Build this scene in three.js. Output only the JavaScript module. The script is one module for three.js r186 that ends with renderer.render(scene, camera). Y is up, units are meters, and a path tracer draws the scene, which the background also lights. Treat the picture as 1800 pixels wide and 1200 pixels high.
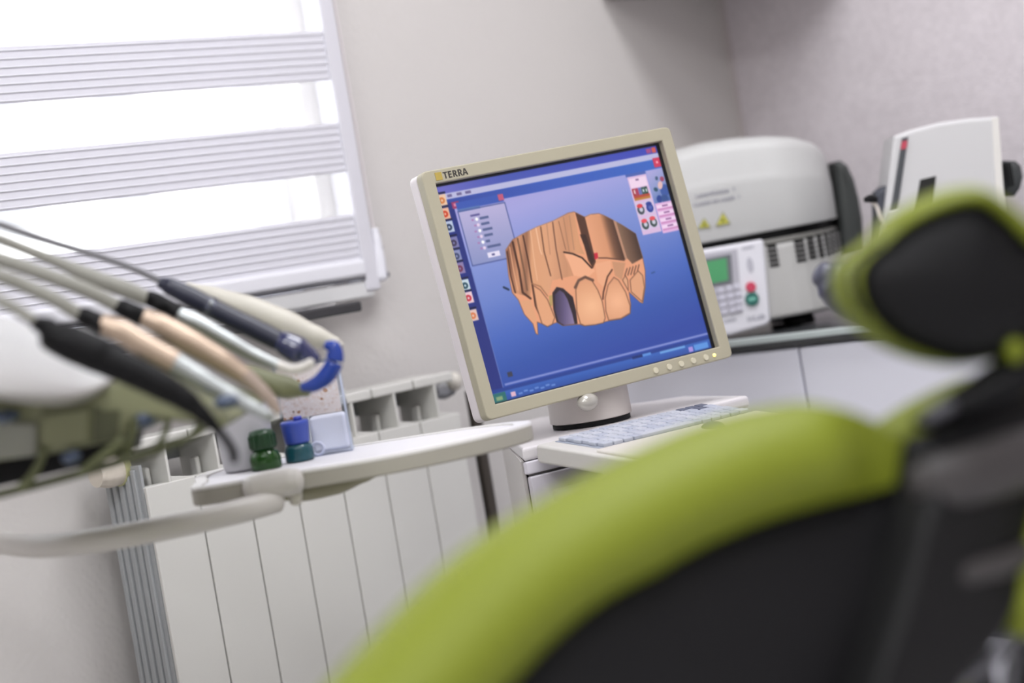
import * as THREE from 'three';
import { RoundedBoxGeometry } from 'three/addons/geometries/RoundedBoxGeometry.js';
import { TextGeometry } from 'three/addons/geometries/TextGeometry.js';
import { FontLoader } from 'three/addons/loaders/FontLoader.js';
import { mergeGeometries, toCreasedNormals } from 'three/addons/utils/BufferGeometryUtils.js';
import { RectAreaLightUniformsLib } from 'three/addons/lights/RectAreaLightUniformsLib.js';

// ---------- camera, sky, lights, exposure ----------
const scene = new THREE.Scene();
const camera = new THREE.PerspectiveCamera(18.42, 1.5, 0.05, 200);   // a short telephoto, held with a roll
camera.filmGauge = 36;
camera.position.set(0, 0.92, 0);
camera.rotation.set(THREE.MathUtils.degToRad(-2.2737), THREE.MathUtils.degToRad(-45.832), THREE.MathUtils.degToRad(-9.5021), 'YXZ');
camera.focus = 2.52;
camera.userData.fStop = 2.5;
scene.add(camera);
const renderer = new THREE.WebGLRenderer({ antialias: true });
renderer.toneMapping = THREE.LinearToneMapping;
renderer.toneMappingExposure = 1.0;
renderer.shadowMap.enabled = true;
RectAreaLightUniformsLib.init();
const SKY = 6.2, PANEL = 10;
scene.background = new THREE.Color(0.93 * SKY, 0.97 * SKY, 1.0 * SKY);
const ceilingPanels = [[0.75, -0.45, 0.42], [-0.7, -0.3, 1.85], [1.95, -0.95, 1.15], [0.1, 1.5, 0.75]];   // x, z and strength of the ceiling panels, second and last added as unseen fill, 0.6 x 1.2 m each
for (const [x, z, k] of ceilingPanels) {
  const l = new THREE.RectAreaLight(new THREE.Color(0.97, 0.975, 1), PANEL * k, 0.56, 1.16);
  l.position.set(x, 2.655, z); l.rotation.x = -Math.PI / 2; scene.add(l);
}

// ---------- helpers ----------
const V = (x, y, z) => new THREE.Vector3(x, y, z);
let seed = 7;
const rnd = () => { seed = (seed * 1664525 + 1013904223) >>> 0; return seed / 4294967296; };
const std = (color, roughness = 0.5, o = {}) => new THREE.MeshStandardMaterial({ color, roughness, side: THREE.DoubleSide, ...o });
const phys = (color, roughness = 0.5, o = {}) => new THREE.MeshPhysicalMaterial({ color, roughness, side: THREE.DoubleSide, ...o });
const used = {};
const numbered = (n) => { const k = used[n] = (used[n] ?? -1) + 1; return k ? n + '_' + String(k).padStart(3, '0') : n; };
const roots = new Map();
function tag(o, label, category, group) { o.userData.label = label; o.userData.category = category; if (group) o.userData.group = group; return o; }
function thing(name, label, category, base = [0, 0, 0], group, axes) {
  const o = new THREE.Group(); o.name = numbered(name); o.position.set(...base);
  if (axes) o.quaternion.setFromRotationMatrix(new THREE.Matrix4().makeBasis(V(...axes[0]), V(...axes[1]), V(...axes[2])));
  o.updateMatrixWorld(true);
  if (label) tag(o, label, category, group);
  scene.add(o); roots.set(o, o.matrixWorld.clone().invert());
  return o;
}
function mesh(name, geo, mat, parent, label) {
  const m = new THREE.Mesh(geo, mat); m.name = parent === scene ? numbered(name) : name; m.castShadow = m.receiveShadow = true;
  if (label) m.userData.label = label;
  parent.add(m); roots.set(m, roots.get(parent)); return m;
}
const put = (name, geo, mat, parent, label) => mesh(name, roots.get(parent) ? geo.applyMatrix4(roots.get(parent)) : geo, mat, parent, label);   // geometry given in the room's axes
const putL = mesh;                                                                                                       // geometry given in the thing's own axes
function struct(name, geo, mat) { const m = mesh(name, geo, mat, scene); m.name = name; m.userData.kind = 'structure'; return m; }
const box = (x0, x1, y0, y1, z0, z1) => new THREE.BoxGeometry(x1 - x0, y1 - y0, z1 - z0).translate((x0 + x1) / 2, (y0 + y1) / 2, (z0 + z1) / 2);
const rbox = (x0, x1, y0, y1, z0, z1, r = 0.004) => new RoundedBoxGeometry(x1 - x0, y1 - y0, z1 - z0, 3, r).translate((x0 + x1) / 2, (y0 + y1) / 2, (z0 + z1) / 2);
const shapeOf = (pts) => new THREE.Shape(pts.map((p) => new THREE.Vector2(p[0], p[1])));
function smooth(pts, n, closed = true) { return new THREE.CatmullRomCurve3(pts.map((p) => V(p[0], p[1], p[2] ?? 0)), closed, 'centripetal').getSpacedPoints(n); }
function plate(pts, z0, z1, bevel = 0.002, seg = 3) {   // outline extruded from z0 to z1 with rounded edges
  const d = z1 - z0, b = Math.min(bevel, d * 0.49);
  return new THREE.ExtrudeGeometry(shapeOf(pts), { depth: d - 2 * b, bevelEnabled: b > 0, bevelThickness: b, bevelSize: b, bevelOffset: -b, bevelSegments: seg, curveSegments: 12 }).translate(0, 0, z0 + b);
}
function gridGeo(rows, closeU = false) {   // rows of points -> smooth surface
  const n = rows[0].length, pos = [], idx = [];
  for (const r of rows) for (const p of r) pos.push(p.x, p.y, p.z);
  for (let j = 0; j < rows.length - 1; j++) for (let i = 0; i < (closeU ? n : n - 1); i++) {
    const a = j * n + i, b = j * n + (i + 1) % n, c = a + n, d = b + n;
    idx.push(a, b, c, b, d, c);
  }
  const g = new THREE.BufferGeometry(); g.setAttribute('position', new THREE.Float32BufferAttribute(pos, 3)); g.setIndex(idx);
  g.setAttribute('uv', new THREE.Float32BufferAttribute(pos.flatMap((v, i) => (i % 3 === 2 ? [] : [v])), 2));
  g.computeVertexNormals(); return g;
}
function sweep(pts, { seg = 20, per = 8, flat = 1, thin = 1, cap = 'round', closed = false } = {}) {   // tube of varying radius through [x, y, z, r]
  const curve = new THREE.CatmullRomCurve3(pts.map((p) => V(p[0], p[1], p[2])), closed, 'centripetal'), n = (pts.length - 1) * per;
  const P = [], T = [], Rr = [];
  for (let i = 0; i <= n; i++) {
    const t = i / n, f = t * (pts.length - 1), k = Math.min(pts.length - 2, Math.floor(f)), u = f - k, s = u * u * (3 - 2 * u);
    P.push(curve.getPoint(t)); T.push(curve.getTangent(t)); Rr.push(pts[k][3] * (1 - s) + pts[k + 1][3] * s);
  }
  let last = V(1, 0, 0);
  const rows = [], ring = (c, t, r) => {
    const side = V(0, 1, 0).cross(t); if (side.lengthSq() < 0.05) side.copy(last).addScaledVector(t, -last.dot(t)); else if (side.dot(last) < 0 && side.lengthSq() < 0.15) side.negate();
    side.normalize(); last = side.clone();
    const up = t.clone().cross(side).normalize(), row = [];
    for (let j = 0; j < seg; j++) { const a = j / seg * Math.PI * 2; row.push(c.clone().addScaledVector(side, Math.cos(a) * r * thin).addScaledVector(up, Math.sin(a) * r * flat)); }
    return row;
  };
  const c0 = cap === 'round' ? [90, 75, 55, 35, 15] : [90, 90];
  const capR = (c, t, r, dir) => c0.map((deg, i) => { const a = deg * Math.PI / 180; const k = cap === 'round' ? 1 : 0; return ring(c.clone().addScaledVector(t, dir * r * Math.sin(a) * k * 0.6), t, cap === 'round' ? Math.max(1e-5, r * Math.cos(a)) : (i ? r : 1e-5)); });
  rows.push(...capR(P[0], T[0], Rr[0], -1));
  for (let i = 0; i <= n; i++) rows.push(ring(P[i], T[i], Rr[i]));
  rows.push(...capR(P[n], T[n], Rr[n], 1).reverse());
  const g = gridGeo(rows, true);
  return cap === 'round' ? g : toCreasedNormals(g, 0.9);
}
const rod = (a, b, r, seg = 16) => sweep([[...a, r], [...b, r]], { seg, per: 1, cap: 'flat' });
function lathe(prof, seg = 32) { return new THREE.LatheGeometry(prof.map(([r, y]) => new THREE.Vector2(r, y)), seg); }
const ellipsoid = (x, y, z, a, b, c) => new THREE.SphereGeometry(1, 24, 16).scale(a, b, c).translate(x, y, z);
function noiseTex(size, f, repeat, srgb = true) {   // procedural texture from a per-texel function
  const data = new Uint8Array(size * size * 4);
  for (let y = 0; y < size; y++) for (let x = 0; x < size; x++) { const c = f(x, y); data.set([c[0], c[1], c[2], 255], (y * size + x) * 4); }
  const t = new THREE.DataTexture(data, size, size); t.wrapS = t.wrapT = THREE.RepeatWrapping; t.magFilter = THREE.LinearFilter; t.minFilter = THREE.LinearMipmapLinearFilter; t.generateMipmaps = true;
  if (srgb) t.colorSpace = THREE.SRGBColorSpace; t.repeat.set(repeat, repeat); t.needsUpdate = true; return t;
}
function lattice(n, cells) {   // tiling value noise
  const g = Array.from({ length: cells * cells }, rnd);
  return (x, y) => {
    const fx = x / n * cells, fy = y / n * cells, i = Math.floor(fx), j = Math.floor(fy), u = fx - i, v = fy - j, s = u * u * (3 - 2 * u), t = v * v * (3 - 2 * v);
    const at = (a, b) => g[((b + cells) % cells) * cells + (a + cells) % cells];
    return (at(i, j) * (1 - s) + at(i + 1, j) * s) * (1 - t) + (at(i, j + 1) * (1 - s) + at(i + 1, j + 1) * s) * t;
  };
}
const font = await new FontLoader().loadAsync('fonts/droid/droid_sans_bold.typeface.json');
function letters(text, size, depth = 0.0004) { const g = new TextGeometry(text, { font, size, depth, curveSegments: 3, bevelEnabled: false }); return g; }
function fan(contour, z) { const c = contour.reduce((a, p) => a.add(p), V(0, 0, 0)).divideScalar(contour.length); return contour.map(() => V(c.x, c.y, z)); }

// ---------- materials ----------
const n1 = lattice(256, 64), n2 = lattice(256, 16), n3 = lattice(512, 96), n4 = lattice(512, 40), n5 = lattice(512, 8);
const plasterBump = noiseTex(256, (x, y) => { const v = 120 + 90 * (n1(x, y) - 0.5) + 40 * (n2(x, y) - 0.5); return [v, v, v]; }, 3, false);
const wallMat = std('#d5d1ce', 0.85, { bumpMap: plasterBump, bumpScale: 0.0012 });
const paperTone = noiseTex(512, (x, y) => {
  const a = n3(x, y), b = n4(x, y), c = n5(x, y), crackle = Math.abs(a - 0.5) < 0.07 ? 12 : 0, k = 9 * (b - 0.5) + 5 * (c - 0.5) + crackle * 0.7;
  return [222 + k, 215 + k, 219 + k];
}, 3);
const paperBump = noiseTex(512, (x, y) => { const v = 110 + 120 * (n3(x, y) - 0.5) + 60 * (n4(x, y) - 0.5); return [v, v, v]; }, 3, false);
const paperMat = std('#ffffff', 0.7, { map: paperTone, bumpMap: paperBump, bumpScale: 0.0012 });
const ceilMat = std('#e9e7e3', 0.9), floorMat = std('#d6d5d7', 0.5), white = std('#eceae8', 0.45), pvc = std('#e8e8ee', 0.35);
const M = {
  black: phys('#060608', 0.5, { specularIntensity: 0.35 }), navy: std('#1b1e33', 0.35), beige: std('#b09c8a', 0.33, { metalness: 0.5 }), silver: std('#a4a8a8', 0.34, { metalness: 0.85 }),
  cream: std('#c2beb3', 0.45), creamW: std('#c9c5c0', 0.35), olive: std('#77795a', 0.5), oliveD: std('#474a30', 0.55), oliveGrey: std('#85867c', 0.5), hose: std('#8f8e86', 0.55), hoseD: std('#77767a', 0.55),  // olive tones put shading and green light off the chair into cream plastic
  blue: phys('#1d3f9e', 0.25, { transmission: 0.15, thickness: 0.01 }), blueGrey: std('#414d64', 0.3), metal: std('#9a9c9e', 0.3, { metalness: 0.9 }), pipe: std('#4a443e', 0.45, { metalness: 0.4 }),
  lime: phys('#757f24', 0.55, { specularIntensity: 0.5 }), shell: phys('#141416', 0.6, { specularIntensity: 0.4 }), shellB: phys('#0d0d0f', 0.55, { specularIntensity: 0.4 }), grey: std('#66666c', 0.4), bezel: std('#aca691', 0.5), bezelSide: std('#ddd6d8', 0.45), radi: std('#d6d5d0', 0.4), radiShade: std('#a3a6a8', 0.45),  // greyer radiator tone puts the shade of its sides and inside into the colour
};

// ---------- room ----------
const X0 = -1.7, X1 = 3.04, Z0 = -2.3, Z1 = 2.3, H = 2.7;
const wx0 = 0.66, wx1 = 2.02, wy0 = 0.895, wy1 = 2.15;
struct('floor', box(X0 - 0.2, X1 + 0.2, -0.1, 0, Z0 - 0.2, Z1 + 0.2), floorMat);
struct('ceiling', box(X0 - 0.2, X1 + 0.2, H, H + 0.1, Z0 - 0.2, Z1 + 0.2), ceilMat);
{
  const s = new THREE.Shape([[X0 - 0.2, 0], [X1 + 0.2, 0], [X1 + 0.2, H], [X0 - 0.2, H]].map((p) => new THREE.Vector2(...p)));
  s.holes.push(new THREE.Path([[wx0, wy0], [wx0, wy1], [wx1, wy1], [wx1, wy0]].map((p) => new THREE.Vector2(...p))));
  struct('wall_back', new THREE.ExtrudeGeometry(s, { depth: 0.25, bevelEnabled: false }).translate(0, 0, Z0 - 0.25), wallMat);
}
function wallPlane(w, h, t) { const g = new THREE.BoxGeometry(w, h, t); const uv = g.attributes.uv, p = g.attributes.position; for (let i = 0; i < uv.count; i++) uv.setXY(i, p.getX(i), p.getY(i)); return g; }
struct('wall_right', wallPlane(Z1 - Z0 + 0.4, H, 0.2).rotateY(-Math.PI / 2).translate(X1 + 0.1, H / 2, 0), paperMat);
struct('wall_left', box(X0 - 0.2, X0, 0, H, Z0 - 0.2, Z1 + 0.2), wallMat);
struct('wall_front', box(X0 - 0.2, X1 + 0.2, 0, H, Z1, Z1 + 0.2), wallMat);
struct('trim_1', rbox(X1 - 0.008, X1 + 0.002, 0.76, 1.318, Z0 - 0.002, Z0 + 0.008, 0.003), std('#cfc7c6', 0.6));   // corner bead where the wallpaper starts

// ceiling panels: a frame and a glowing diffuser each
ceilingPanels.forEach(([x, z], i) => {
  const t = thing('ceiling_light', ['white ceiling panel light in the middle, in front of the window', 'added fill light panel on the left ceiling, above the delivery unit', 'white ceiling panel light on the right, above the patient chair', 'added fill light panel on the rear ceiling, furthest from the window'][i], 'light', [x, H - 0.04, z], 'ceiling panel lights');
  for (const [a, b, c, d] of [[-0.31, -0.29, -0.61, 0.61], [0.29, 0.31, -0.61, 0.61], [-0.29, 0.29, -0.61, -0.59], [-0.29, 0.29, 0.59, 0.61]]) putL('frame', box(a, b, 0, 0.04, c, d), white, t);
  putL('diffuser', box(-0.29, 0.29, 0.004, 0.016, -0.59, 0.59), std('#ffffff', 0.6, { emissive: '#f8f9ff', emissiveIntensity: 2.5 }), t);
});

// window: PVC frame with two sashes and panes
{
  const w = thing('window_1', '', '', [(wx0 + wx1) / 2, wy0, Z0 - 0.1]); delete w.userData.label; delete w.userData.category; w.userData.kind = 'structure'; w.name = 'window_1';
  const zf0 = Z0 - 0.13, zf1 = Z0 - 0.06, mid = 1.32;
  for (const b of [[wx0, wx0 + 0.07, wy0, wy1], [wx1 - 0.07, wx1, wy0, wy1], [wx0 + 0.07, wx1 - 0.07, wy0, wy0 + 0.07], [wx0 + 0.07, wx1 - 0.07, wy1 - 0.07, wy1], [mid - 0.05, mid + 0.05, wy0 + 0.07, wy1 - 0.07]])
    put('window_frame', rbox(b[0], b[1], b[2], b[3], zf0, zf1, 0.006), pvc, w);
  const glass = phys('#ffffff', 0.02, { transmission: 1, thickness: 0, ior: 1.45 });
  put('pane', box(wx0 + 0.07, mid - 0.05, wy0 + 0.07, wy1 - 0.07, zf0 + 0.03, zf0 + 0.034), glass, w);
  put('pane', box(mid + 0.05, wx1 - 0.07, wy0 + 0.07, wy1 - 0.07, zf0 + 0.03, zf0 + 0.034), glass, w);
}
{
  const s = thing('window_sill', 'black polished stone window sill under the striped blind', 'sill', [1.3, 0.88, Z0]);
  put('slab', rbox(0.6, 1.98, 0.8795, 0.8945, Z0 - 0.2 + 0.2, Z0 + 0.1, 0.004), phys('#1b1d20', 0.3, { clearcoat: 0.6 }), s);
}
// day-and-night blind
{
  const bl = thing('roller_blind', 'white day-and-night blind with sheer and ribbed opaque bands', 'blind', [1.3, 0.9, -2.26]);
  const xl = 0.62, xr = 2.045;
  const opaque = phys('#e4e3ea', 0.9, { transmission: 0.11, thickness: 0 }), sheer = phys('#ffffff', 0.9, { transparent: true, opacity: 0.3 }), thread = phys('#efeff4', 0.9, { transmission: 0.25, thickness: 0 });
  const tops = []; for (let y = 1.0185; y < 2.2; y += 0.1332) tops.push(y);
  let prev = 0.952;
  for (const top of tops) {
    const b = put('opaque_band', box(xl, xr, Math.max(0.952, top - 0.0715), top, -2.2612, -2.26), opaque, bl);
    for (let k = 0; k < 7; k++) { const y = top - 0.005 - k * 0.0106; if (y > 0.953) put('thread', rod([xl, y, -2.2594], [xr, y, -2.2594], 0.0012, 6), thread, b); }
    put('sheer_band', box(xl, xr, top, top + 0.0617, -2.2608, -2.2604), sheer, bl);
    prev = top + 0.0617;
  }
  const rail = put('bottom_rail', rbox(xl, xr + 0.004, 0.927, 0.953, -2.272, -2.252, 0.007), pvc, bl);
  put('groove', rbox(xl, xr + 0.003, 0.9225, 0.927, -2.268, -2.257, 0.001), M.grey, rail);
  put('guide_rail', rbox(xr + 0.001, xr + 0.0285, 0.905, 2.24, -2.298, -2.256, 0.004), std('#d9d8df', 0.45), bl, 'white side guide of the blind');
  put('guide_rail', rbox(xl - 0.03, xl - 0.001, 0.905, 2.24, -2.298, -2.256, 0.004), std('#d9d8df', 0.45), bl);
  put('lower_frame', rbox(xl - 0.03, xr + 0.018, 0.8965, 0.9215, -2.298, -2.26, 0.004), std('#dadada', 0.3), bl, 'satin grey lower frame profile');
  put('headrail', rbox(xl - 0.03, xr + 0.03, 2.2, 2.27, -2.298, -2.225, 0.01), pvc, bl);
  put('cord', rod([2.079, 2.2, -2.262], [2.082, 0.99, -2.262], 0.0017, 8), std('#e6dfe0', 0.6), bl, 'thin white control cord');
  const wgt = put('cord_weight', sweep([[2.0835, 0.991, -2.262, 0.006], [2.083, 0.975, -2.262, 0.008], [2.081, 0.945, -2.262, 0.0105], [2.079, 0.922, -2.262, 0.011]], { flat: 1 }), std('#e8e8ef', 0.3), bl, 'white plastic cord weight');
  put('clip', rod([2.086, 0.967, -2.268], [2.098, 0.964, -2.268], 0.0035, 8), M.grey, wgt); put('clip', rod([2.086, 0.919, -2.27], [2.103, 0.925, -2.27], 0.004, 8), M.grey, wgt);
}
// pale building outside, seen faintly through the sheer bands
{
  const b = thing('building', 'pale apartment building seen faintly through the sheer blind bands', 'building', [14.5, -6, -22]);
  put('facade', box(9, 21, -6, 5, -26, -22), std('#f2f0ee', 0.9), b);
  for (let c = 0; c < 4; c++) for (let r = 0; r < 5; r++) { const x = 14.1 + c * 1.75, y = -1.6 + r * 1.25; const f = put('window', box(x, x + 0.75, y, y + 0.8, -22.03, -21.98), std('#55585e', 0.3), b); put('window_ledge', box(x - 0.08, x + 0.83, y - 0.09, y, -22.02, -21.85), std('#d8d6d4', 0.8), f); }
}

// ---------- radiator ----------
{
  const r = thing('radiator', 'white sectional aluminium radiator on the wall below the window', 'radiator', [1.823, 0.185, -2.2]);
  const w = 0.0801, xs = 1.5432;
  for (let k = 0; k < 7; k++) {
    const a = xs + k * w + 0.0012, b = a + w - 0.0024, c = (a + b) / 2;
    const yf = 0.7115;
    const sec = put('section', mergeGeometries([
      rbox(a, b, 0.2, yf, -2.176, -2.17, 0.0015), box(a, b, yf - 0.006, yf, -2.19, -2.175), plate([[c + 0.002, yf - 0.001], [b, yf - 0.001], [b, yf + 0.0005], [c + 0.002, yf + 0.007]], -2.186, -2.171, 0.0008)].map((g) => (g.index ? g.toNonIndexed() : g))), M.radi, r);
    put('web', rbox(c - 0.002, c + 0.002, 0.2, 0.762, -2.25, -2.1705, 0.001), M.radi, sec);
    put('top_bar', rbox(a, b, 0.7585, 0.7725, -2.19, -2.17, 0.003), M.radi, sec);
    put('top_plate', box(a, b, 0.768, 0.7715, -2.252, -2.188), M.radi, sec);
    put('water_tube', rbox(c - 0.013, c - 0.006, 0.2, 0.733, -2.215, -2.2, 0.003), M.radi, sec);
    put('rear_fin', rbox(a, b, 0.733, 0.768, -2.252, -2.248, 0.001), M.radiShade, sec);
    put('inner_fin', rbox(a + 0.004, b - 0.004, 0.22, 0.70, -2.24, -2.236, 0.001), M.radiShade, sec);
    put('header', rod([a, 0.69, -2.216], [b, 0.69, -2.216], 0.014), M.radiShade, sec);
  }
  for (const z of [-2.188, -2.201, -2.216, -2.231, -2.245]) put('side_fin', rbox(xs - 0.004, xs + 0.003, 0.2, 0.735, z - 0.0045, z + 0.0045, 0.002), M.radiShade, r);
  put('side_plate', box(xs, xs + 0.004, 0.2, 0.74, -2.252, -2.176), M.radiShade, r);
  const v = put('valve', sweep([[1.505, 0.737, -2.216, 0.016], [1.525, 0.737, -2.216, 0.02], [1.541, 0.738, -2.216, 0.02]], { cap: 'flat' }), std('#d8cfc2', 0.5), r, 'cream plastic valve on the left end');
  put('cap_ring', rod([1.538, 0.738, -2.216], [1.546, 0.738, -2.216], 0.022), std('#b9b98a', 0.5), v);
  for (const z of [-2.23]) put('bracket', box(1.7, 1.72, 0.3, 0.34, -2.2985, -2.249), M.radiShade, r);
  put('bracket', box(1.98, 2.0, 0.3, 0.34, -2.2985, -2.249), M.radiShade, r);
  const rv = put('return_valve', sweep([[2.102, 0.745, -2.216, 0.011], [2.122, 0.746, -2.216, 0.015], [2.138, 0.746, -2.216, 0.012]], { cap: 'flat' }), M.metal, r, 'chrome valve on the right end');
  put('knob', ellipsoid(2.131, 0.755, -2.2, 0.012, 0.014, 0.014), std('#d2cdc4', 0.35), rv);
const pq = [2.1781,0.5607,-2.216];
  put('pipe', rod([pq[0], 0, -2.216], [pq[0], 0.735, -2.216], 0.0095), M.pipe, r, 'supply pipe, darkened to stand for the shaded gap too');  // dark pipe tone also paints the shaded gap beside the cart
}

// ---------- cabinets along the right wall ----------
{
  const zs = [-2.29, -1.82, -1.37, -0.92], lab = ['white base cabinet in the corner, half hidden behind the monitor', 'white base cabinet right of the door seam, below the second device', 'white base cabinet behind the head of the chair, furthest from the corner'];
  const doorMat = std('#e3e3ec', 0.35), carc = std('#c4c4cc', 0.5);
  for (let k = 0; k < 3; k++) {
    const c = thing('base_cabinet', lab[k], 'cabinet', [2.74, 0, (zs[k] + zs[k + 1]) / 2], 'white base cabinets on the right wall');
    put('carcass', box(2.475, X1, 0.1, 0.724, zs[k], zs[k + 1]), carc, c);
    put('plinth', box(2.52, X1, 0, 0.1, zs[k], zs[k + 1]), M.grey, c);
    const d = put('door', rbox(2.455, 2.474, 0.105, 0.722, zs[k] + 0.0025, zs[k + 1] - 0.0025, 0.002), doorMat, c);
    put('handle', rod([2.435, 0.3, zs[k] + 0.06], [2.435, 0.42, zs[k] + 0.06], 0.005), M.metal, d);
  }
  const t = thing('worktop', 'dark glossy worktop with a pale glass edge on the white cabinets', 'worktop', [2.74, 0.73, -1.6]);
  put('slab', rbox(2.462, X1, 0.725, 0.744, -2.298, -0.9, 0.002), phys('#55575a', 0.22, { clearcoat: 0.5 }), t);
  put('edge_strip', rbox(2.44, 2.462, 0.7355, 0.745, -2.298, -0.9, 0.002), std('#b3bcba', 0.3), t, 'pale greenish glass front edge');
  const u = thing('wall_cabinet', 'grey wall cabinet in the upper corner, only its underside showing', 'cabinet', [2.89, 1.318, -2]);
  put('carcass', box(2.735, X1, 1.319, 2.05, -2.298, -2.0), std('#8f8a88', 0.5), u);
  for (const [a, b] of [[-2.298, -2.0]]) { const d = put('door', rbox(2.715, 2.734, 1.321, 2.05, a + 0.002, b - 0.002, 0.002), std('#8f8a88', 0.5), u); put('handle', rod([2.7, 1.36, a + 0.05], [2.7, 1.48, a + 0.05], 0.005), M.metal, d); }
}

// ---------- monitor ----------
const aff = [3.05335,0.57428,-0.83652,2.57739,-2057.10429,-1290.16814];
function screenTexture() {
  const W = 1280, Hh = 1024, cv = document.createElement('canvas'); cv.width = W; cv.height = Hh;
  const g = cv.getContext('2d');
  const rect = (c, x, y, w, h) => { g.fillStyle = c; g.fillRect(x, y, w, h); };
  let gr = g.createLinearGradient(200, 60, 330, 1000);
  [[0, '#a9a0d8'], [0.16, '#a3a2db'], [0.35, '#8292d2'], [0.52, '#6c82c8'], [0.7, '#4a68ba'], [0.85, '#3655a8'], [1, '#2f48a0']].forEach(([t, c]) => gr.addColorStop(t, c));
  g.fillStyle = gr; g.fillRect(0, 0, W, Hh);
  // title bar, menu bar, inner caption
  gr = g.createLinearGradient(0, 0, W, 0); gr.addColorStop(0, '#6f6cc0'); gr.addColorStop(0.3, '#4a58b0'); gr.addColorStop(1, '#3f49b4'); g.fillStyle = gr; g.fillRect(0, 12, W, 36);
  rect('#b9b9dc', 0, 48, W, 28); rect('#6a6190', 60, 55, 24, 12); rect('#6a6190', 110, 55, 26, 12); rect('#6a6190', 156, 55, 30, 12);
  gr = g.createLinearGradient(0, 0, W, 0); gr.addColorStop(0, '#33479c'); gr.addColorStop(0.5, '#3d5cb8'); gr.addColorStop(1, '#3a66c0'); g.fillStyle = gr; g.fillRect(0, 76, W, 46);
  rect('#a04c86', 1195, 20, 28, 22); rect('#d05a50', 1228, 18, 24, 26); rect('#cf3a5c', 1218, 70, 44, 46); rect('#f0a8b8', 1234, 86, 12, 12);
  // left tool bar
  rect('#26327c', 0, 92, 78, 932); rect('#9b3a68', 70, 92, 40, 32); rect('#d48aa8', 80, 100, 18, 14);
  const icons = [[26,74, '#e8c4a8', '#d07a40'], [24,137, '#e8b49a', '#c8381c'], [26,199, '#b8c4dc', '#203050'], [28,273, '#7a78a8', '#3c3450'], [24,334, '#8a90b8', '#3c4468'], [24,392, '#8a7ca8', '#70304c'], [27,472, '#c8d8e0', '#284858'], [27,530, '#e8c8d0', '#c03040'], [26,612, '#e0c0b8', '#d8794a']];
  for (const [x, y, a, b] of icons) { rect('#14183c', x - 30, y - 36, 58, 8); rect(a, x - 27, y - 26, 52, 52); g.fillStyle = b; g.beginPath(); g.ellipse(x, y + 2, 16, 15, 0, 0, 7); g.fill(); g.fillStyle = a; g.beginPath(); g.ellipse(x + 1, y + 2, 6, 6, 0, 0, 7); g.fill(); }
  // list window
  gr = g.createLinearGradient(0, 90, 0, 390); gr.addColorStop(0, '#c2b6dc'); gr.addColorStop(1, '#8b93c2'); g.fillStyle = gr; g.fillRect(92, 142, 252, 250);
  rect('#3c58b0', 92, 98, 252, 36); rect('#5a78b0', 92, 130, 120, 14); rect('#c05878', 318, 98, 30, 30); g.strokeStyle = '#4e5a94'; g.lineWidth = 5; g.strokeRect(92, 140, 254, 254);
  for (let i = 0; i < 6; i++) { g.fillStyle = i % 2 ? '#e6d0ea' : '#ffffff'; g.beginPath(); g.ellipse(178, 190 + i * 27, 8, 8, 0, 0, 7); g.fill(); g.fillStyle = '#a87ab0'; g.fillRect(150 + (i % 2) * 6, 186 + i * 27, 12, 8); rect('#55608c', 194, 184 + i * 27, [48, 44, 52, 46, 22, 72][i], 11); }
  rect('#55508c', 150, 166, 50, 8); rect('#e8e0f4', 184, 350, 66, 24); rect('#5c5c8c', 206, 358, 16, 9);
  // right-hand palettes
  rect('#d9b9dc', 1046, 132, 112, 290); rect('#4b62ae', 1040, 122, 118, 14); rect('#efd4ea', 1052, 146, 100, 46); rect('#80608c', 1090, 152, 18, 8);
  for (let i = 0; i < 5; i++) rect(['#9c3038', '#a83c58', '#6870b0', '#30504c', '#244038'][i], 1054 + i * 18, 196, 17, 34);
  rect('#e8d0d0', 1062, 202, 8, 20); rect('#e0e8f0', 1114, 206, 8, 14); rect('#e8f0e8', 1132, 206, 7, 16); rect('#b4483a', 1054, 230, 94, 12); rect('#b87c38', 1054, 242, 94, 12);
  for (const [x, y, c, d] of [[1074, 296, '#d84048', '#404850'], [1128, 294, '#2c3c90', '#2c3c90'], [1076, 370, '#e8505c', '#384848'], [1126, 366, '#e05058', '#384848']]) { rect('#d2c4e0', x - 24, y - 30, 48, 62); g.fillStyle = d; g.beginPath(); g.ellipse(x, y + 6, 20, 22, 0, 0, 7); g.fill(); g.fillStyle = c === d ? '#5064b0' : '#c8c8d8'; g.beginPath(); g.ellipse(x + 2, y + 4, 11, 12, 0, 0, 7); g.fill(); g.fillStyle = c; g.beginPath(); g.ellipse(x - 1, y - 14, 17, 10, 0, 0, 7); g.fill(); }
  gr = g.createLinearGradient(1160, 130, 1240, 290); gr.addColorStop(0, '#b0a8dc'); gr.addColorStop(0.5, '#8c98c8'); gr.addColorStop(1, '#4a68a8'); g.fillStyle = gr; g.fillRect(1164, 126, 112, 170);
  for (const [x, y, rx, ry, c] of [[1212, 168, 8, 10, '#405878'], [1242, 176, 12, 12, '#a04868'], [1190, 220, 12, 10, '#2c5068'], [1196, 268, 16, 18, '#26408c'], [1240, 232, 26, 30, '#3c58a0'], [1222, 204, 14, 20, '#e0b8b8'], [1228, 272, 22, 20, '#34508c']]) { g.fillStyle = c; g.beginPath(); g.ellipse(x, y, rx, ry, 0.4, 0, 7); g.fill(); }
  rect('#dfb0dc', 1162, 286, 114, 148); for (let i = 0; i < 4; i++) { rect('#f0d4ee', 1168, 296 + i * 33, 102, 16); rect('#8c5890', 1200, 300 + i * 33, 34, 7); rect('#c884b8', 1168, 315 + i * 33, 102, 7); }
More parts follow.
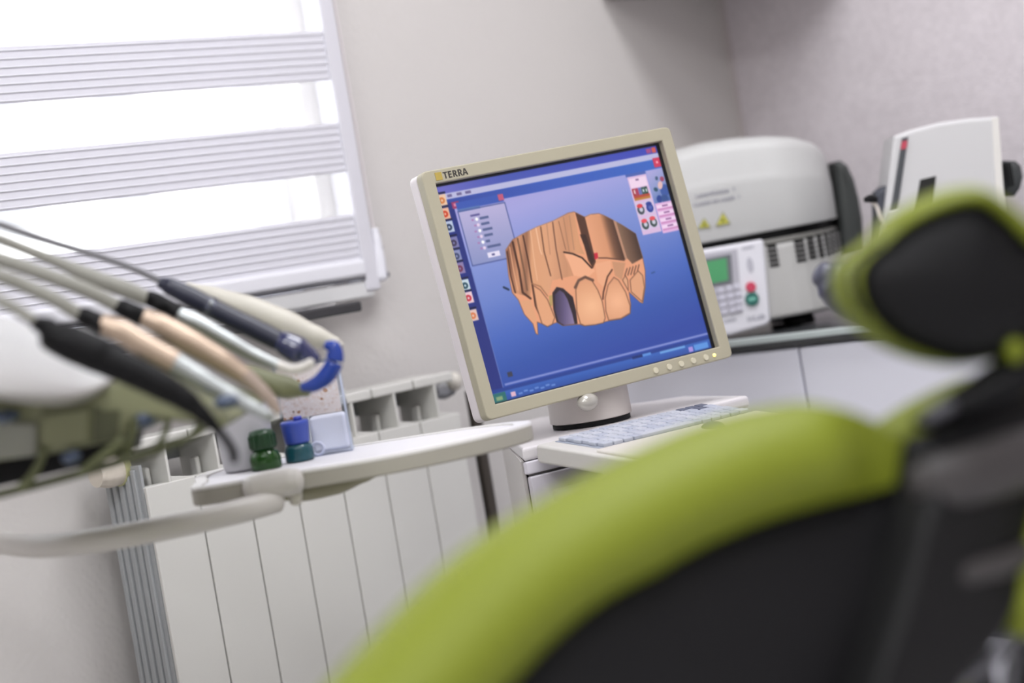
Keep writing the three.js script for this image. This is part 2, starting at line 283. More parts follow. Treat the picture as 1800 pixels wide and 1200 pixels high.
  // frame lines and task bar
  rect('#6c7cba', 78, 400, 4, 560); rect('#7f8ccc', 92, 944, W - 98, 10); rect('#26408f', 0, 960, W, 64); gr = g.createLinearGradient(0, 976, 0, 1024); gr.addColorStop(0, '#3a64b8'); gr.addColorStop(1, '#2c4c9c'); g.fillStyle = gr; g.fillRect(0, 976, W, 48);
  rect('#2c6c6c', 0, 978, 84, 46); rect('#86a078', 30, 994, 34, 18); rect('#e0b4c8', 110, 988, 26, 22); for (let i = 0; i < 7; i++) rect('#6a8cd0', 150 + i * 30, 1000 - (i % 2) * 6, 22, 8);
  rect('#182c6c', 800, 968, 60, 12); rect('#5c90d8', 860, 968, 50, 12); rect('#6ca0dc', 960, 976, 150, 12); rect('#a890dc', 1126, 990, 26, 24); rect('#5c94dc', 1160, 986, 84, 28);
  rect('#3a3c50', 120, 898, 26, 22);
  // three-dimensional scan of upper front teeth, drawn in its own axes
  g.save(); g.transform(aff[0], aff[1], aff[2], aff[3], aff[4], aff[5]); g.transform(1 / 4.8, 0, 0, 1 / 4.8, 870, 360);
  const poly = (pts, fill, stroke, lw = 5) => { g.beginPath(); pts.forEach((p, i) => (i ? g.lineTo(p[0], p[1]) : g.moveTo(p[0], p[1]))); g.closePath(); if (fill) { g.fillStyle = fill; g.fill(); } if (stroke) { g.strokeStyle = stroke; g.lineWidth = lw; g.stroke(); } };
  const line = (pts, c, lw) => { g.beginPath(); g.moveTo(...pts[0]); for (let i = 1; i < pts.length; i++) g.lineTo(...pts[i]); g.strokeStyle = c; g.lineWidth = lw; g.stroke(); };
  g.lineJoin = g.lineCap = 'round';
  const skin = '#e7a07a', dark = '#4a2c20', mid = '#c58a6a';
  poly([[85, 385], [140, 300], [215, 255], [340, 190], [470, 140], [600, 70], [650, 58], [740, 102], [790, 78], [860, 70], [905, 85], [985, 125], [1060, 165], [1180, 240], [1240, 440], [1262, 560], [1262, 700], [1240, 838], [1215, 828], [1120, 740], [1135, 850], [1130, 925], [1050, 970], [940, 985], [830, 1015], [740, 1025], [700, 1010], [670, 1010], [560, 1020], [510, 990], [480, 1000], [430, 1025], [385, 1000], [345, 985], [352, 1090], [335, 1080], [310, 1000], [240, 920], [190, 800], [140, 740], [110, 600]], skin, '#8a5a42', 5);
  const wall = g.createLinearGradient(120, 0, 1230, 0);
  [[0, '#8a5a44'], [0.06, '#d3956f'], [0.12, '#9a6a50'], [0.16, '#dc9f76'], [0.3, '#dca07a'], [0.42, '#c98f6c'], [0.5, '#d89b72']].forEach(([t, c]) => wall.addColorStop(t, c)); wall.addColorStop(1, '#a9775a');
  poly([[90, 390], [140, 300], [215, 255], [340, 190], [470, 140], [600, 72], [650, 60], [700, 330], [740, 420], [560, 400], [640, 600], [470, 640], [440, 760], [300, 660], [290, 780], [150, 740]], wall);
  poly([[660, 65], [742, 105], [835, 480], [810, 540], [770, 470]], '#553526'); poly([[700, 250], [750, 250], [820, 470], [800, 510]], '#3c251c');
  const rt = g.createLinearGradient(752, 105, 975, 46); rt.addColorStop(0, '#e3a07a'); rt.addColorStop(0.5, '#d6956f'); rt.addColorStop(0.72, '#7a543f'); rt.addColorStop(1, '#4a3024');
  poly([[745, 102], [790, 78], [900, 84], [985, 126], [1090, 465], [960, 455], [850, 440]], rt);
  poly([[985, 126], [1010, 135], [1110, 450], [1090, 470]], '#b98a70'); const dk = g.createLinearGradient(1040, 330, 1225, 280); dk.addColorStop(0, '#8d6d57'); dk.addColorStop(0.45, '#6b4f3f'); dk.addColorStop(1, '#33231c'); poly([[1010, 135], [1060, 165], [1180, 240], [1240, 450], [1150, 500], [1105, 450]], dk);
  line([[140, 320], [195, 560], [225, 740], [290, 790]], dark, 16); line([[95, 400], [125, 600], [165, 740]], dark, 10); line([[225, 265], [270, 480], [300, 660], [330, 850], [400, 1005]], dark, 11); line([[370, 190], [400, 400], [455, 600]], '#6a4432', 9); line([[470, 150], [500, 380], [550, 630]], '#7a5240', 10); line([[330, 200], [365, 380], [380, 420]], '#f2c4a0', 8); line([[520, 140], [580, 380]], '#8c6048', 6); line([[420, 165], [450, 420]], '#b98464', 7); line([[560, 105], [610, 400]], '#a8785a', 6); line([[180, 290], [235, 560], [262, 720]], '#7a5640', 14); line([[285, 225], [325, 520], [345, 640]], '#e9b48e', 9); line([[610, 90], [650, 380]], '#b08062', 7); line([[115, 360], [150, 560], [185, 720]], '#e0a680', 9); line([[590, 450], [640, 600]], mid, 6);
  poly([[570, 405], [680, 430], [760, 490], [830, 560], [760, 620], [650, 600]], '#f0ae88'); line([[565, 402], [640, 415], [720, 450], [800, 535]], '#2c1a14', 12);
  line([[860, 450], [930, 450], [1080, 470]], '#54382c', 9); poly([[820, 410], [850, 405], [855, 450], [825, 465]], '#c8283c');
  poly([[830, 500], [960, 470], [970, 560], [900, 700], [850, 650]], '#ecaa84'); poly([[975, 480], [1090, 490], [1060, 640], [1000, 600]], '#c9926f'); for (let i = 0; i < 5; i++) line([[1105 + i * 26, 540 - i * 8], [1085 + i * 26, 600 - i * 4]], '#6a4a3a', 9);
  line([[300, 665], [370, 690], [430, 770]], '#9a6a4c', 8); poly([[440, 770], [475, 760], [470, 850], [450, 860]], '#b89a60');
  const tooth = (pts, fill) => poly(pts, fill, '#7c5440', 7);
  tooth([[310, 680], [370, 720], [430, 800], [490, 950], [470, 1005], [430, 1025], [385, 1000], [340, 860]], '#e3a47c');
  const t1 = g.createLinearGradient(490, 0, 660, 0); t1.addColorStop(0, '#40364f'); t1.addColorStop(0.5, '#66597f'); t1.addColorStop(1, '#9483a6');
  poly([[470, 745], [505, 695], [560, 708], [640, 780], [668, 900], [680, 1005], [560, 1018], [505, 985], [478, 880]], '#2e2228'); poly([[488, 760], [530, 720], [565, 745], [596, 800], [636, 920], [656, 1005], [570, 1016], [520, 985], [492, 890]], t1);
  const t2 = g.createRadialGradient(800, 860, 20, 800, 860, 260); t2.addColorStop(0, '#f3b88e'); t2.addColorStop(1, '#d99872');
  tooth([[665, 720], [690, 650], [740, 620], [800, 640], [850, 720], [890, 820], [915, 960], [900, 1000], [830, 1015], [740, 1022], [705, 1005], [675, 900]], t2); line([[660, 700], [690, 640], [745, 612], [810, 640]], '#6a4a3c', 22);
  const t3 = g.createRadialGradient(1020, 820, 20, 1020, 820, 240); t3.addColorStop(0, '#f2b48c'); t3.addColorStop(1, '#d3936e');
  tooth([[915, 790], [940, 680], [990, 615], [1030, 640], [1090, 740], [1130, 860], [1130, 920], [1050, 965], [945, 980], [920, 900]], t3);
  tooth([[1130, 640], [1200, 560], [1240, 600], [1255, 700], [1235, 825], [1140, 740]], '#dfa27c'); tooth([[1065, 640], [1090, 600], [1110, 640], [1115, 730]], '#e0a680'); poly([[205, 810], [290, 800], [340, 960], [320, 990], [250, 910]], '#e0a27a'); line([[70, 695], [110, 715]], '#20304c', 16); line([[1320, 580], [1344, 570]], '#30508c', 12);
  line([[895, 800], [900, 740], [935, 610], [975, 550]], dark, 11);
  g.restore();
  g.strokeStyle = '#0d0e16'; g.lineWidth = 26; g.strokeRect(-1, -1, W - 6, Hh + 14); g.lineWidth = 8; g.strokeRect(0, 0, W, Hh);
  const soft = document.createElement('canvas'); soft.width = W; soft.height = Hh; const sg = soft.getContext('2d'); sg.filter = 'blur(2.8px)'; sg.drawImage(cv, 0, 0);
  const t = new THREE.CanvasTexture(soft); t.colorSpace = THREE.SRGBColorSpace; return t;
}
{
  const fr = [[1.7495,1.0195,-1.7835],[0.9684,0.0386,0.2465],[-0.0058,0.9912,-0.1324],[-0.2494,0.1268,0.9601]];
  const m = thing('computer_monitor', 'beige flat computer monitor showing an orange scan of teeth', 'monitor', fr[0], null, fr.slice(1));
  const o = [[-0.0165, 0.0165], [0.3545, 0.0165], [0.3545, -0.2865], [-0.0165, -0.2865]], rr = (x0, y0, x1, y1, r, P) => { P.moveTo(x0 + r, y0); P.lineTo(x1 - r, y0); P.quadraticCurveTo(x1, y0, x1, y0 + r); P.lineTo(x1, y1 - r); P.quadraticCurveTo(x1, y1, x1 - r, y1); P.lineTo(x0 + r, y1); P.quadraticCurveTo(x0, y1, x0, y1 - r); P.lineTo(x0, y0 + r); P.quadraticCurveTo(x0, y0, x0 + r, y0); return P; };
  const sh = rr(-0.0165, -0.2865, 0.3545, 0.0165, 0.009, new THREE.Shape()); sh.holes.push(rr(0, -0.27, 0.3375, 0, 0.0005, new THREE.Path()));
  const bz = putL('bezel', new THREE.ExtrudeGeometry(sh, { depth: 0.012, bevelEnabled: true, bevelThickness: 0.0015, bevelSize: 0.0015, bevelOffset: -0.0015, bevelSegments: 2 }).translate(0, 0, -0.0085), M.bezel, m);
  putL('rear_frame', new THREE.ExtrudeGeometry(rr(-0.0162, -0.2862, 0.3542, 0.0162, 0.009, new THREE.Shape()), { depth: 0.014, bevelEnabled: true, bevelThickness: 0.002, bevelSize: 0.002, bevelOffset: -0.002, bevelSegments: 2 }).translate(0, 0, -0.0265), M.bezelSide, m, 'pale side frame');
  putL('screen', new THREE.PlaneGeometry(0.3375, 0.27).translate(0.16875, -0.135, -0.004), new THREE.MeshStandardMaterial({ color: '#050507', roughness: 0.35, emissive: '#ffffff', emissiveMap: screenTexture(), emissiveIntensity: 1 }), m, 'lit screen with a scan of front teeth');
  putL('back_cover', new RoundedBoxGeometry(0.3, 0.22, 0.04, 3, 0.015).translate(0.169, -0.135, -0.046), M.bezelSide, m);
  putL('logo_square', plate([[0.0015, 0.003], [0.0105, 0.003], [0.0105, 0.0125], [0.0015, 0.0125]], 0.0048, 0.0056, 0), std('#b09a4a', 0.5), bz, 'small yellow square');
  putL('logo_letters', letters('TERRA', 0.0082).translate(0.0122, 0.0035, 0.005), std('#3a3634', 0.5), bz, 'dark maker lettering');
  for (const x of [0.2335, 0.2545, 0.2735, 0.2925, 0.3125]) { const b = putL('button', new THREE.CylinderGeometry(0.0036, 0.004, 0.002, 16).rotateX(Math.PI / 2).translate(x, -0.279, 0.0055), std('#cfc9b2', 0.35), bz); }
  putL('power_light', new THREE.SphereGeometry(0.0024, 12, 8).translate(0.3262, -0.279, 0.005), std('#fff2a0', 0.4, { emissive: '#ffe98a', emissiveIntensity: 0.8 }), bz, 'glowing yellow power light');
  const nx = 1.934, nz = -1.765, ny = 0.7005;
  const nk = put('stand_neck', lathe([[0, 0.004], [0.047, 0.004], [0.0515, 0.006], [0.0505, 0.05], [0.049, 0.09], [0.04, 0.12], [0, 0.12]], 48).translate(nx, ny, nz), std('#c9c2be', 0.45), m);
  put('gap_shadow_ring', new THREE.CylinderGeometry(0.049, 0.049, 0.005, 40).translate(nx, ny + 0.0015, nz), M.shellB, nk);  // black ring painting the shadow gap under the neck
  put('hinge', rbox(nx - 0.03, nx + 0.03, ny + 0.08, ny + 0.16, nz - 0.03, nz + 0.015, 0.008), M.bezelSide, m);
  const kn = put('adjusting_knob', ellipsoid(1.8761,0.7321,-1.7134, 0.0155, 0.011, 0.011), std('#b9b6ae', 0.2, { metalness: 0.3 }), nk, 'small clear adjusting knob');
}

// ---------- acquisition cart and keyboard ----------
const ku = V(0.9863, 0, 0.1651).normalize(), kv = V(-0.1640, -0.125, 0.9790).normalize(), kn = kv.clone().cross(ku).normalize();
{
  const c = thing('equipment_cart', 'white equipment cart carrying the monitor and keyboard', 'cart', [1.9, 0, -1.78]);
  const A = V(1.745, 0, -1.7075), at = (a, b) => [A.x + ku.x * a + -ku.z * -b * 1, A.z + ku.z * a - ku.x * b];   // a along the front, b towards the wall
  const p = (a, b) => { const q = V(A.x, 0, A.z).addScaledVector(ku, a).addScaledVector(V(ku.z, 0, -ku.x), b); return [q.x, -q.z]; };
  const prism = (pts, y0, y1, bev = 0.003) => plate(pts.map(([a, b]) => p(a, b)), y0, y1, bev).rotateX(-Math.PI / 2);
  put('body', prism([[0.006, 0.004], [0.286, 0.004], [0.29, 0.2], [0.25, 0.3], [0.2, 0.3], [0.131, 0.2]], 0.12, 0.682, 0.004), std('#8d8a8c', 0.6), c, 'grey inner body behind the panels');
  put('top_plate', prism([[-0.002, -0.002], [0.36, -0.002], [0.4, 0.16], [0.27, 0.32], [0.19, 0.31], [0.122, 0.2]], 0.683, 0.6985, 0.004), std('#d8d4d6', 0.4), c);
  put('side_panel', prism([[-0.001, 0.006], [0.004, 0.006], [0.13, 0.2], [0.2, 0.31], [0.196, 0.313], [0.125, 0.202]], 0.12, 0.6828, 0.001), std('#c6c1be', 0.45), c);
  put('front_door', prism([[0.003, -0.004], [0.286, -0.004], [0.286, 0.003], [0.003, 0.003]], 0.14, 0.664, 0.002), std('#d6d2da', 0.4), c);
  put('front_rail', prism([[0.0, -0.003], [0.288, -0.003], [0.288, 0.003], [0.0, 0.003]], 0.667, 0.682, 0.002), std('#d6d2da', 0.4), c);
  put('shelf', prism([[0.03, -0.17], [0.26, -0.17], [0.26, -0.003], [0.03, -0.003]], 0.628, 0.644, 0.004), std('#cfcad0', 0.4), c);
  put('base', prism([[-0.02, -0.06], [0.3, -0.06], [0.3, 0.28], [0.16, 0.28]], 0.075, 0.119, 0.01), std('#b9b6b8', 0.5), c);
  for (const [a, b] of [[0.01, -0.03], [0.27, -0.03], [0.27, 0.24], [0.19, 0.24]]) { const q = p(a, b); put('caster', new THREE.CylinderGeometry(0.036, 0.036, 0.026, 20).rotateZ(Math.PI / 2).translate(q[0], 0.036, -q[1]), M.shell, c); put('caster_fork', rod([q[0], 0.04, -q[1]], [q[0], 0.08, -q[1]], 0.012), M.grey, c); }
}
{
  const o = V(1.7537, 0.7005, -1.694).addScaledVector(kn, -0.0);
  const k = thing('computer_keyboard', 'off-white keyboard with pale blue keys sloping in front of the monitor', 'keyboard', o.toArray(), null, [ku.toArray(), kn.toArray(), kv.toArray()]);
  const W = 0.262, D = 0.2;
  putL('case', new RoundedBoxGeometry(W, 0.022, D, 3, 0.004).translate(W / 2, -0.011, D / 2), std('#c9c6c1', 0.5), k);
  putL('key_bed', box(0.022, W - 0.006, -0.001, 0.0008, 0.01, 0.094), std('#9aa0ae', 0.6), k);
  const km = [std('#b0b4c0', 0.55), std('#a9aebc', 0.55), std('#b8bbc5', 0.55), std('#5a5f72', 0.5)], kg = new RoundedBoxGeometry(0.0135, 0.005, 0.0125, 2, 0.0015), wide = new RoundedBoxGeometry(0.0885, 0.005, 0.0125, 2, 0.0015);
  for (let r = 0; r < 6; r++) for (let c = 0; c < 15; c++) {
    if (r === 5 && c > 3 && c < 9) continue;
    const mm = putL('key', kg, km[(r < 2 && c > 11) ? (rnd() < 0.55 ? 3 : 1) : Math.floor(rnd() * 3)], k); mm.position.set(0.032 + c * 0.0152 + (r % 2) * 0.002, 0.003, 0.018 + r * 0.0138);
  }
  const sp = putL('space_bar', wide, km[2], k); sp.position.set(0.032 + 6.0 * 0.0152 + 0.002, 0.003, 0.018 + 5 * 0.0138);
  putL('palm_rest', new RoundedBoxGeometry(W - 0.012, 0.006, 0.09, 3, 0.003).translate(W / 2, 0.001, 0.148), std('#cfcac3', 0.5), k);
  putL('trackball', ellipsoid(W / 2 + 0.03, 0.003, 0.13, 0.014, 0.007, 0.014), km[3], k);
}

// ---------- milling unit on the worktop ----------
{
  const fr = [[2.5353,0.7525,-1.9336],[0.692,0,0.7219],[0,1,0],[-0.7219,0,0.692]];
  const m = thing('milling_machine', 'white desktop milling machine with a domed hood, keypad and green display', 'machine', fr[0], null, fr.slice(1));
  const yc = 0.7456 - fr[0][1], x1 = [[0.0536,0.1169]][0][0], xr = [[0.153,0.1262]][0][0], xl = [[-0.198,0.1416]][0][0], Rc = xr - x1;
  const front = []; for (let i = 0; i <= 6; i++) front.push([xl + (x1 - xl) * i / 6, 0]); for (let a = 12; a <= 90; a += 13) front.push([x1 + Rc * Math.sin(a * Math.PI / 180), -Rc * 1.5 * (1 - Math.cos(a * Math.PI / 180))]);
  const zAt = (x) => (x < x1 ? 0 : -Rc * 1.5 * (1 - Math.sqrt(Math.max(0, 1 - ((x - x1) / Rc) ** 2)))), back = -0.27;
  const cream = std('#c2c2c1', 0.45), creamD = std('#bdbcba', 0.45);
  const top = [[-0.1772,0.2679],[-0.1322,0.2785],[-0.0876,0.2866],[-0.0435,0.2913],[0.0081,0.2896],[0.0506,0.2851],[0.0883,0.2779],[0.125,0.264],[0.1481,0.2463],[0.1606,0.227],[0.1669,0.2017]], lo = [[-0.1986,0.1382],[0.1576,0.1436]];
  const hAt = (x) => { let i = 0; while (i < top.length - 2 && x > top[i + 1][0]) i++; const t = Math.min(1, Math.max(0, (x - top[i][0]) / (top[i + 1][0] - top[i][0]))); return top[i][1] * (1 - t) + top[i + 1][1] * t; };
  const lAt = (x) => lo[0][1] + (lo[1][1] - lo[0][1]) * (x - lo[0][0]) / (lo[1][0] - lo[0][0]);
  const cols = []; for (let i = 0; i <= 40; i++) cols.push(xl + (xr - xl) * (1 - (1 - i / 40) ** 1.3));
  const prof = [[0, 0, 0], [0.015, 0.02, 0.003], [0.25, 0, 0.006], [0.5, 0, 0.006], [0.6, 0, 0.004], [0.63, -0.0, 0.0], [0.85, 0, -0.004], [0.95, 0, -0.012], [0.99, 0, -0.026], [1, 0, -0.05], [0.99, 0, -0.16], [0.9, 0, -0.26], [0, 0, -0.27]];
  const rows = prof.map(([s, _, dz]) => cols.map((x) => V(x, lAt(x) + (hAt(x) - lAt(x)) * s, Math.max(back, Math.min(zAt(x), 0) + dz))));
  const hood = putL('hood', gridGeo(rows), cream, m, 'domed white hood');
  const endCap = (x, i) => { const c = rows.map((r) => r[i]), mid = V(x, (lAt(x) + hAt(x)) / 2, -0.14); return gridGeo([c, c.map(() => mid.clone())]); };
  putL('hood_end', mergeGeometries([endCap(xl, 0), endCap(xr, 40)]), cream, hood);
  const planOf = (inset) => [[xl + inset, back], ...front.map(([x, z]) => [Math.max(xl + inset, x - inset), z - inset]), [xr - inset, back]].map(([x, z]) => [x, -z]);
  const slab = (y0, y1, inset, b = 0.003) => plate(planOf(inset), y0, y1, b).rotateX(-Math.PI / 2);
  const tilt = Math.atan2(lo[1][1] - lo[0][1], lo[1][0] - lo[0][0]), yb = lo[0][1], lift = (g) => g.translate(-xl, 0, 0).rotateZ(tilt).translate(xl, yb, 0);
  putL('gap_seal', lift(slab(-0.012, 0.006, 0.006)), M.shellB, m, 'black seal under the hood');
  putL('rail', lift(slab(-0.021, -0.012, 0.002)), std('#7d7c78', 0.4), m);
  const hb = 0.132, base = putL('base_housing', lift(slab(-hb, -0.021, 0, 0.006)), creamD, m);
  putL('underside', lift(slab(-hb - 0.003, -hb + 0.004, 0.02)), M.shellB, m);
  const pts = (s) => s;
  const cp = putL('control_panel', plate([[-0.1913,0.1301],[0.0135,0.1314],[0.0173,0.1281],[0.0084,0.009],[0.0005,0.0034],[-0.0525,-0.0025],[-0.2088,-0.0025]], 0.0, 0.012, 0.004), std('#e6e5ec', 0.4), m);
  putL('keypad_plate', plate([[-0.1485,0.1264],[-0.0241,0.1238],[-0.0319,0.0279],[-0.1561,0.0278]], 0.011, 0.0135, 0.001), std('#b9b7c0', 0.5), cp);
  const lcd = putL('display_frame', plate([[-0.12,0.1156],[-0.0346,0.1178],[-0.039,0.0751],[-0.1208,0.0732]], 0.013, 0.0165, 0.001), std('#6e7076', 0.45), cp, 'dark frame around the green display');
  putL('display', plate([[-0.1146,0.1112],[-0.0423,0.113],[-0.0452,0.0796],[-0.1149,0.0774]], 0.016, 0.017, 0), std('#4f9a68', 0.3, { emissive: '#3f8a58', emissiveIntensity: 0.12 }), lcd, 'green display');
  const kk = [[-0.056,0.0667],[-0.0429,0.0671],[-0.0307,0.0677],[-0.0561,0.0554],[-0.043,0.0558],[-0.0307,0.0564],[-0.0562,0.0441],[-0.0431,0.0446],[-0.0317,0.0453],[-0.0561,0.0337],[-0.0431,0.0341],[-0.0325,0.035],[-0.069,0.0663],[-0.0691,0.055]];
  const kgeo = new RoundedBoxGeometry(0.0095, 0.008, 0.004, 2, 0.001), kmat = std('#d2d0dc', 0.45);
  for (const [x, y] of kk) { const b = putL('key', kgeo, kmat, cp); b.position.set(x - 0.0025, y, 0.0145); }
  const disc = (c, rx, ry, z0, z1) => plate(Array.from({ length: 28 }, (_, i) => [c[0] + rx * Math.cos(i / 14 * Math.PI), c[1] + ry * Math.sin(i / 14 * Math.PI)]), z0, z1, 0.001);
  const bt = [[-0.0131,0.0638],[-0.0143,0.0458],[-0.0087,0.0961],[-0.0143,0.0458]];
  putL('stop_button', disc(bt[0], 0.0078, 0.0078, 0.012, 0.016), std('#cf4560', 0.35), cp, 'round red stop button');
  const sb = putL('start_button', disc(bt[1], 0.0105, 0.0105, 0.012, 0.0165), std('#2f6f66', 0.35), cp, 'round green start button');
  putL('print', box(bt[1][0] - 0.0055, bt[1][0] + 0.0055, bt[1][1] - 0.002, bt[1][1] + 0.002, 0.0165, 0.0169), std('#7fc7b4', 0.5), sb);
  putL('indicator', disc(bt[2], 0.005, 0.012, 0.012, 0.0128), std('#bdbcc6', 0.5), cp);
  const tx = (s, size, p, parent, mat, rot = tilt) => putL('print', letters(s, size).rotateZ(rot).translate(p[0], p[1], p[2]), mat, parent);
  const inkG = std('#8d8d9a', 0.6), q = [[-0.0727,0.2081],[-0.0773,0.1959],[-0.0169,0.12],[-0.0624,0.0165],[-0.0265,0.0131]];
  tx('CEREC', 0.0045, [...q[2], 0.012], cp, inkG); tx('inLab', 0.0075, [...q[4], 0.012], cp, inkG); tx('LASER', 0.005, [...q[3], 0.012], cp, inkG);
  tx('Laserklasse  1', 0.0066, [...q[0], 0.0064], hood, inkG, tilt); tx('CLASSE DE LASER  1', 0.0056, [...q[1], 0.0064], hood, inkG, tilt);
  for (const t of [[[-0.0648,0.1774],[-0.0767,0.1629],[-0.057,0.1613]], [[-0.0354,0.182],[-0.05,0.1619],[-0.0273,0.1624]]]) {
    const c = [(t[0][0] + t[1][0] + t[2][0]) / 3, (t[0][1] + t[1][1] + t[2][1]) / 3], sc = (k) => t.map((p) => [c[0] + (p[0] - c[0]) * k, c[1] + (p[1] - c[1]) * k]);
    const w = putL('warning_sign', plate(sc(1.02), 0.0055, 0.0066, 0), std('#8f8e70', 0.5), hood, 'yellow warning triangle'); putL('warning_field', plate(sc(0.8), 0.0066, 0.007, 0), std('#c3c04a', 0.5), hood); putL('warning_symbol', disc(c, 0.002, 0.0026, 0.007, 0.0074), std('#4c4a20', 0.5), hood);
  }
  // ventilation slots: columns of five small dark openings following the rounded corner
  const vs = [[0.021,0.1292],[0.0357,0.1294],[0.0626,0.1292],[0.0783,0.1301],[0.0828,0.131],[0.095,0.1316],[0.0993,0.1317],[0.1089,0.1319],[0.1124,0.1321],[0.1203,0.1326],[0.1229,0.133],[0.13,0.1335],[0.1326,0.134],[0.1387,0.1338],[0.1405,0.1344],[0.1448,0.1345]];
  for (let i = 0; i < vs.length; i += 2) for (let r = 0; r < 5; r++) {
    const a = vs[i], b = vs[i + 1], y = (a[1] + b[1]) / 2 - 0.008 - r * 0.0072, z0 = zAt(a[0]), z1 = zAt(b[0]);
    const g = gridGeo([[V(a[0], y, z0 + 0.0008), V(b[0], y, z1 + 0.0008)], [V(a[0] + 0.001, y - 0.0052, z0 + 0.0008), V(b[0] + 0.001, y - 0.0052, z1 + 0.0008)]]);
    putL('vent_slot', g, M.shell, base);
  }
  putL('cheek', plate([[0.1576,0.2301],[0.1689,0.2308],[0.1787,0.2214],[0.1854,0.1986],[0.1883,0.1679],[0.1886,0.1376],[0.1839,0.0864],[0.1479,0.0838]], -0.2, -0.1, 0.012, 4), std('#3c3f3e', 0.45), m, 'dark rounded side cover');
  for (const [px, z] of [[[[0.0587,0.0032]][0][0], -0.05], [[[-0.1598,0.005]][0][0], -0.05], [[[0.0587,0.0032]][0][0], -0.22], [[[-0.1598,0.005]][0][0], -0.22]]) { const yt = lAt(px) - hb; putL('foot', lathe([[0, 0], [0.024, 0], [0.024, 0.008], [0.02, yt - yc], [0, yt - yc]], 24).translate(px, yc, z), M.black, m); }
}
// ---------- second device, right of it ----------
{
  const fr = [[2.623,0.9392,-1.6386],[0.6127,0,0.7903],[0,1,0],[-0.7903,0,0.6127]];
  const m = thing('scanning_device', 'white tapered desktop device with a black side stripe and opening', 'machine', fr[0], null, fr.slice(1));
  const yc = 0.744 - fr[0][1], w = std('#cfcecf', 0.45);
  const out = [[-0.0629,0.0612],[-0.0385,0.066],[0.0028,0.0696],[0.0431,0.0684],[0.079,0.0647],[0.0868,0.0633],[0.0788,-0.0464],[0.0739,-0.1776]], lb = [[-0.1056,-0.0898],[-0.1144,-0.13]];
  putL('housing', plate([...out, [out[7][0] + 0.01, yc + 0.004], [lb[1][0], yc + 0.004], lb[0]].reverse(), -0.2, 0, 0.006), w, m);
  putL('side_strip', plate([[0.0771,0.0633],[0.0867,0.0625],[0.072,-0.1112],[0.0595,-0.1133]], -0.001, 0.003, 0.001), std('#e4e1dc', 0.4), m);
  const st = putL('stripe', plate([[-0.0523,0.056],[-0.0432,0.0569],[-0.0818,-0.0689],[-0.0927,-0.0704]], -0.001, 0.003, 0.001), std('#4a4d52', 0.4), m, 'dark grey slanted stripe');
  putL('red_mark', plate([[-0.0535,0.0513],[-0.0449,0.0515],[-0.0482,0.0405],[-0.0568,0.0403]], 0.003, 0.004, 0), std('#c0485a', 0.4), st, 'red mark on the stripe');
  putL('opening', plate([[-0.0361,-0.0071],[-0.013,-0.0052],[-0.0316,-0.0773],[-0.0589,-0.0794]], -0.0005, 0.0015, 0), std('#0d0e0c', 0.6), m, 'black opening');
  putL('foot', plate([[-0.087,-0.0448],[-0.0737,-0.0437],[-0.067,-0.0631],[-0.0922,-0.0672]], 0.0, 0.012, 0.003), w, m);
  putL('side_flap', plate([[-0.0994,-0.0145],[-0.0894,-0.0079],[-0.0743,-0.0055],[-0.0947,-0.1249],[-0.1131,-0.1218]], -0.12, -0.03, 0.008), std('#3f424c', 0.5), m, 'dark blue-grey side part');
  const kb = putL('side_knob', plate([[0.081,-0.0006],[0.0892,0.0004],[0.1048,-0.0031],[0.1109,-0.0107],[0.1116,-0.0273],[0.1052,-0.0426],[0.0955,-0.0533],[0.0829,-0.0512],[0.0783,-0.0339]], -0.1, -0.02, 0.01), std('#3a3d3e', 0.5), m, 'dark ribbed knob on the right side');
  for (let i = 0; i < 4; i++) { const p = [[0.0855,-0.0031],[0.0879,-0.0027],[0.0911,-0.0032],[0.0944,-0.0029],[0.0855,-0.0031]]; putL('rib', box(p[i][0], p[i][0] + 0.0016, p[i][1] - 0.035, p[i][1], -0.021, -0.016), M.shellB, kb); }
}
{
  const c = thing('cable', 'thin pale cable hanging between the two white devices', 'cable', [2.5056,0.9141,-1.6861]);
  put('cord', sweep([[2.4965,0.918,-1.6957,0.0024],[2.5023,0.9149,-1.6895,0.0032],[2.5067,0.9057,-1.6846,0.0032],[2.5084,0.8905,-1.6819,0.0032],[2.5111,0.8735,-1.6782,0.0032],[2.5098,0.8411,-1.6777,0.0032],[2.5051,0.7931,-1.6798,0.0032],[2.4994,0.7543,-1.6834,0.0032]]), std('#cfc8c0', 0.5), c);
  put('clip', sweep([[2.4933,0.9169,-1.6918,0.0040],[2.4985,0.9173,-1.6865,0.0056],[2.5037,0.9144,-1.6809,0.0040]]), M.shell, c, 'dark clip');
}

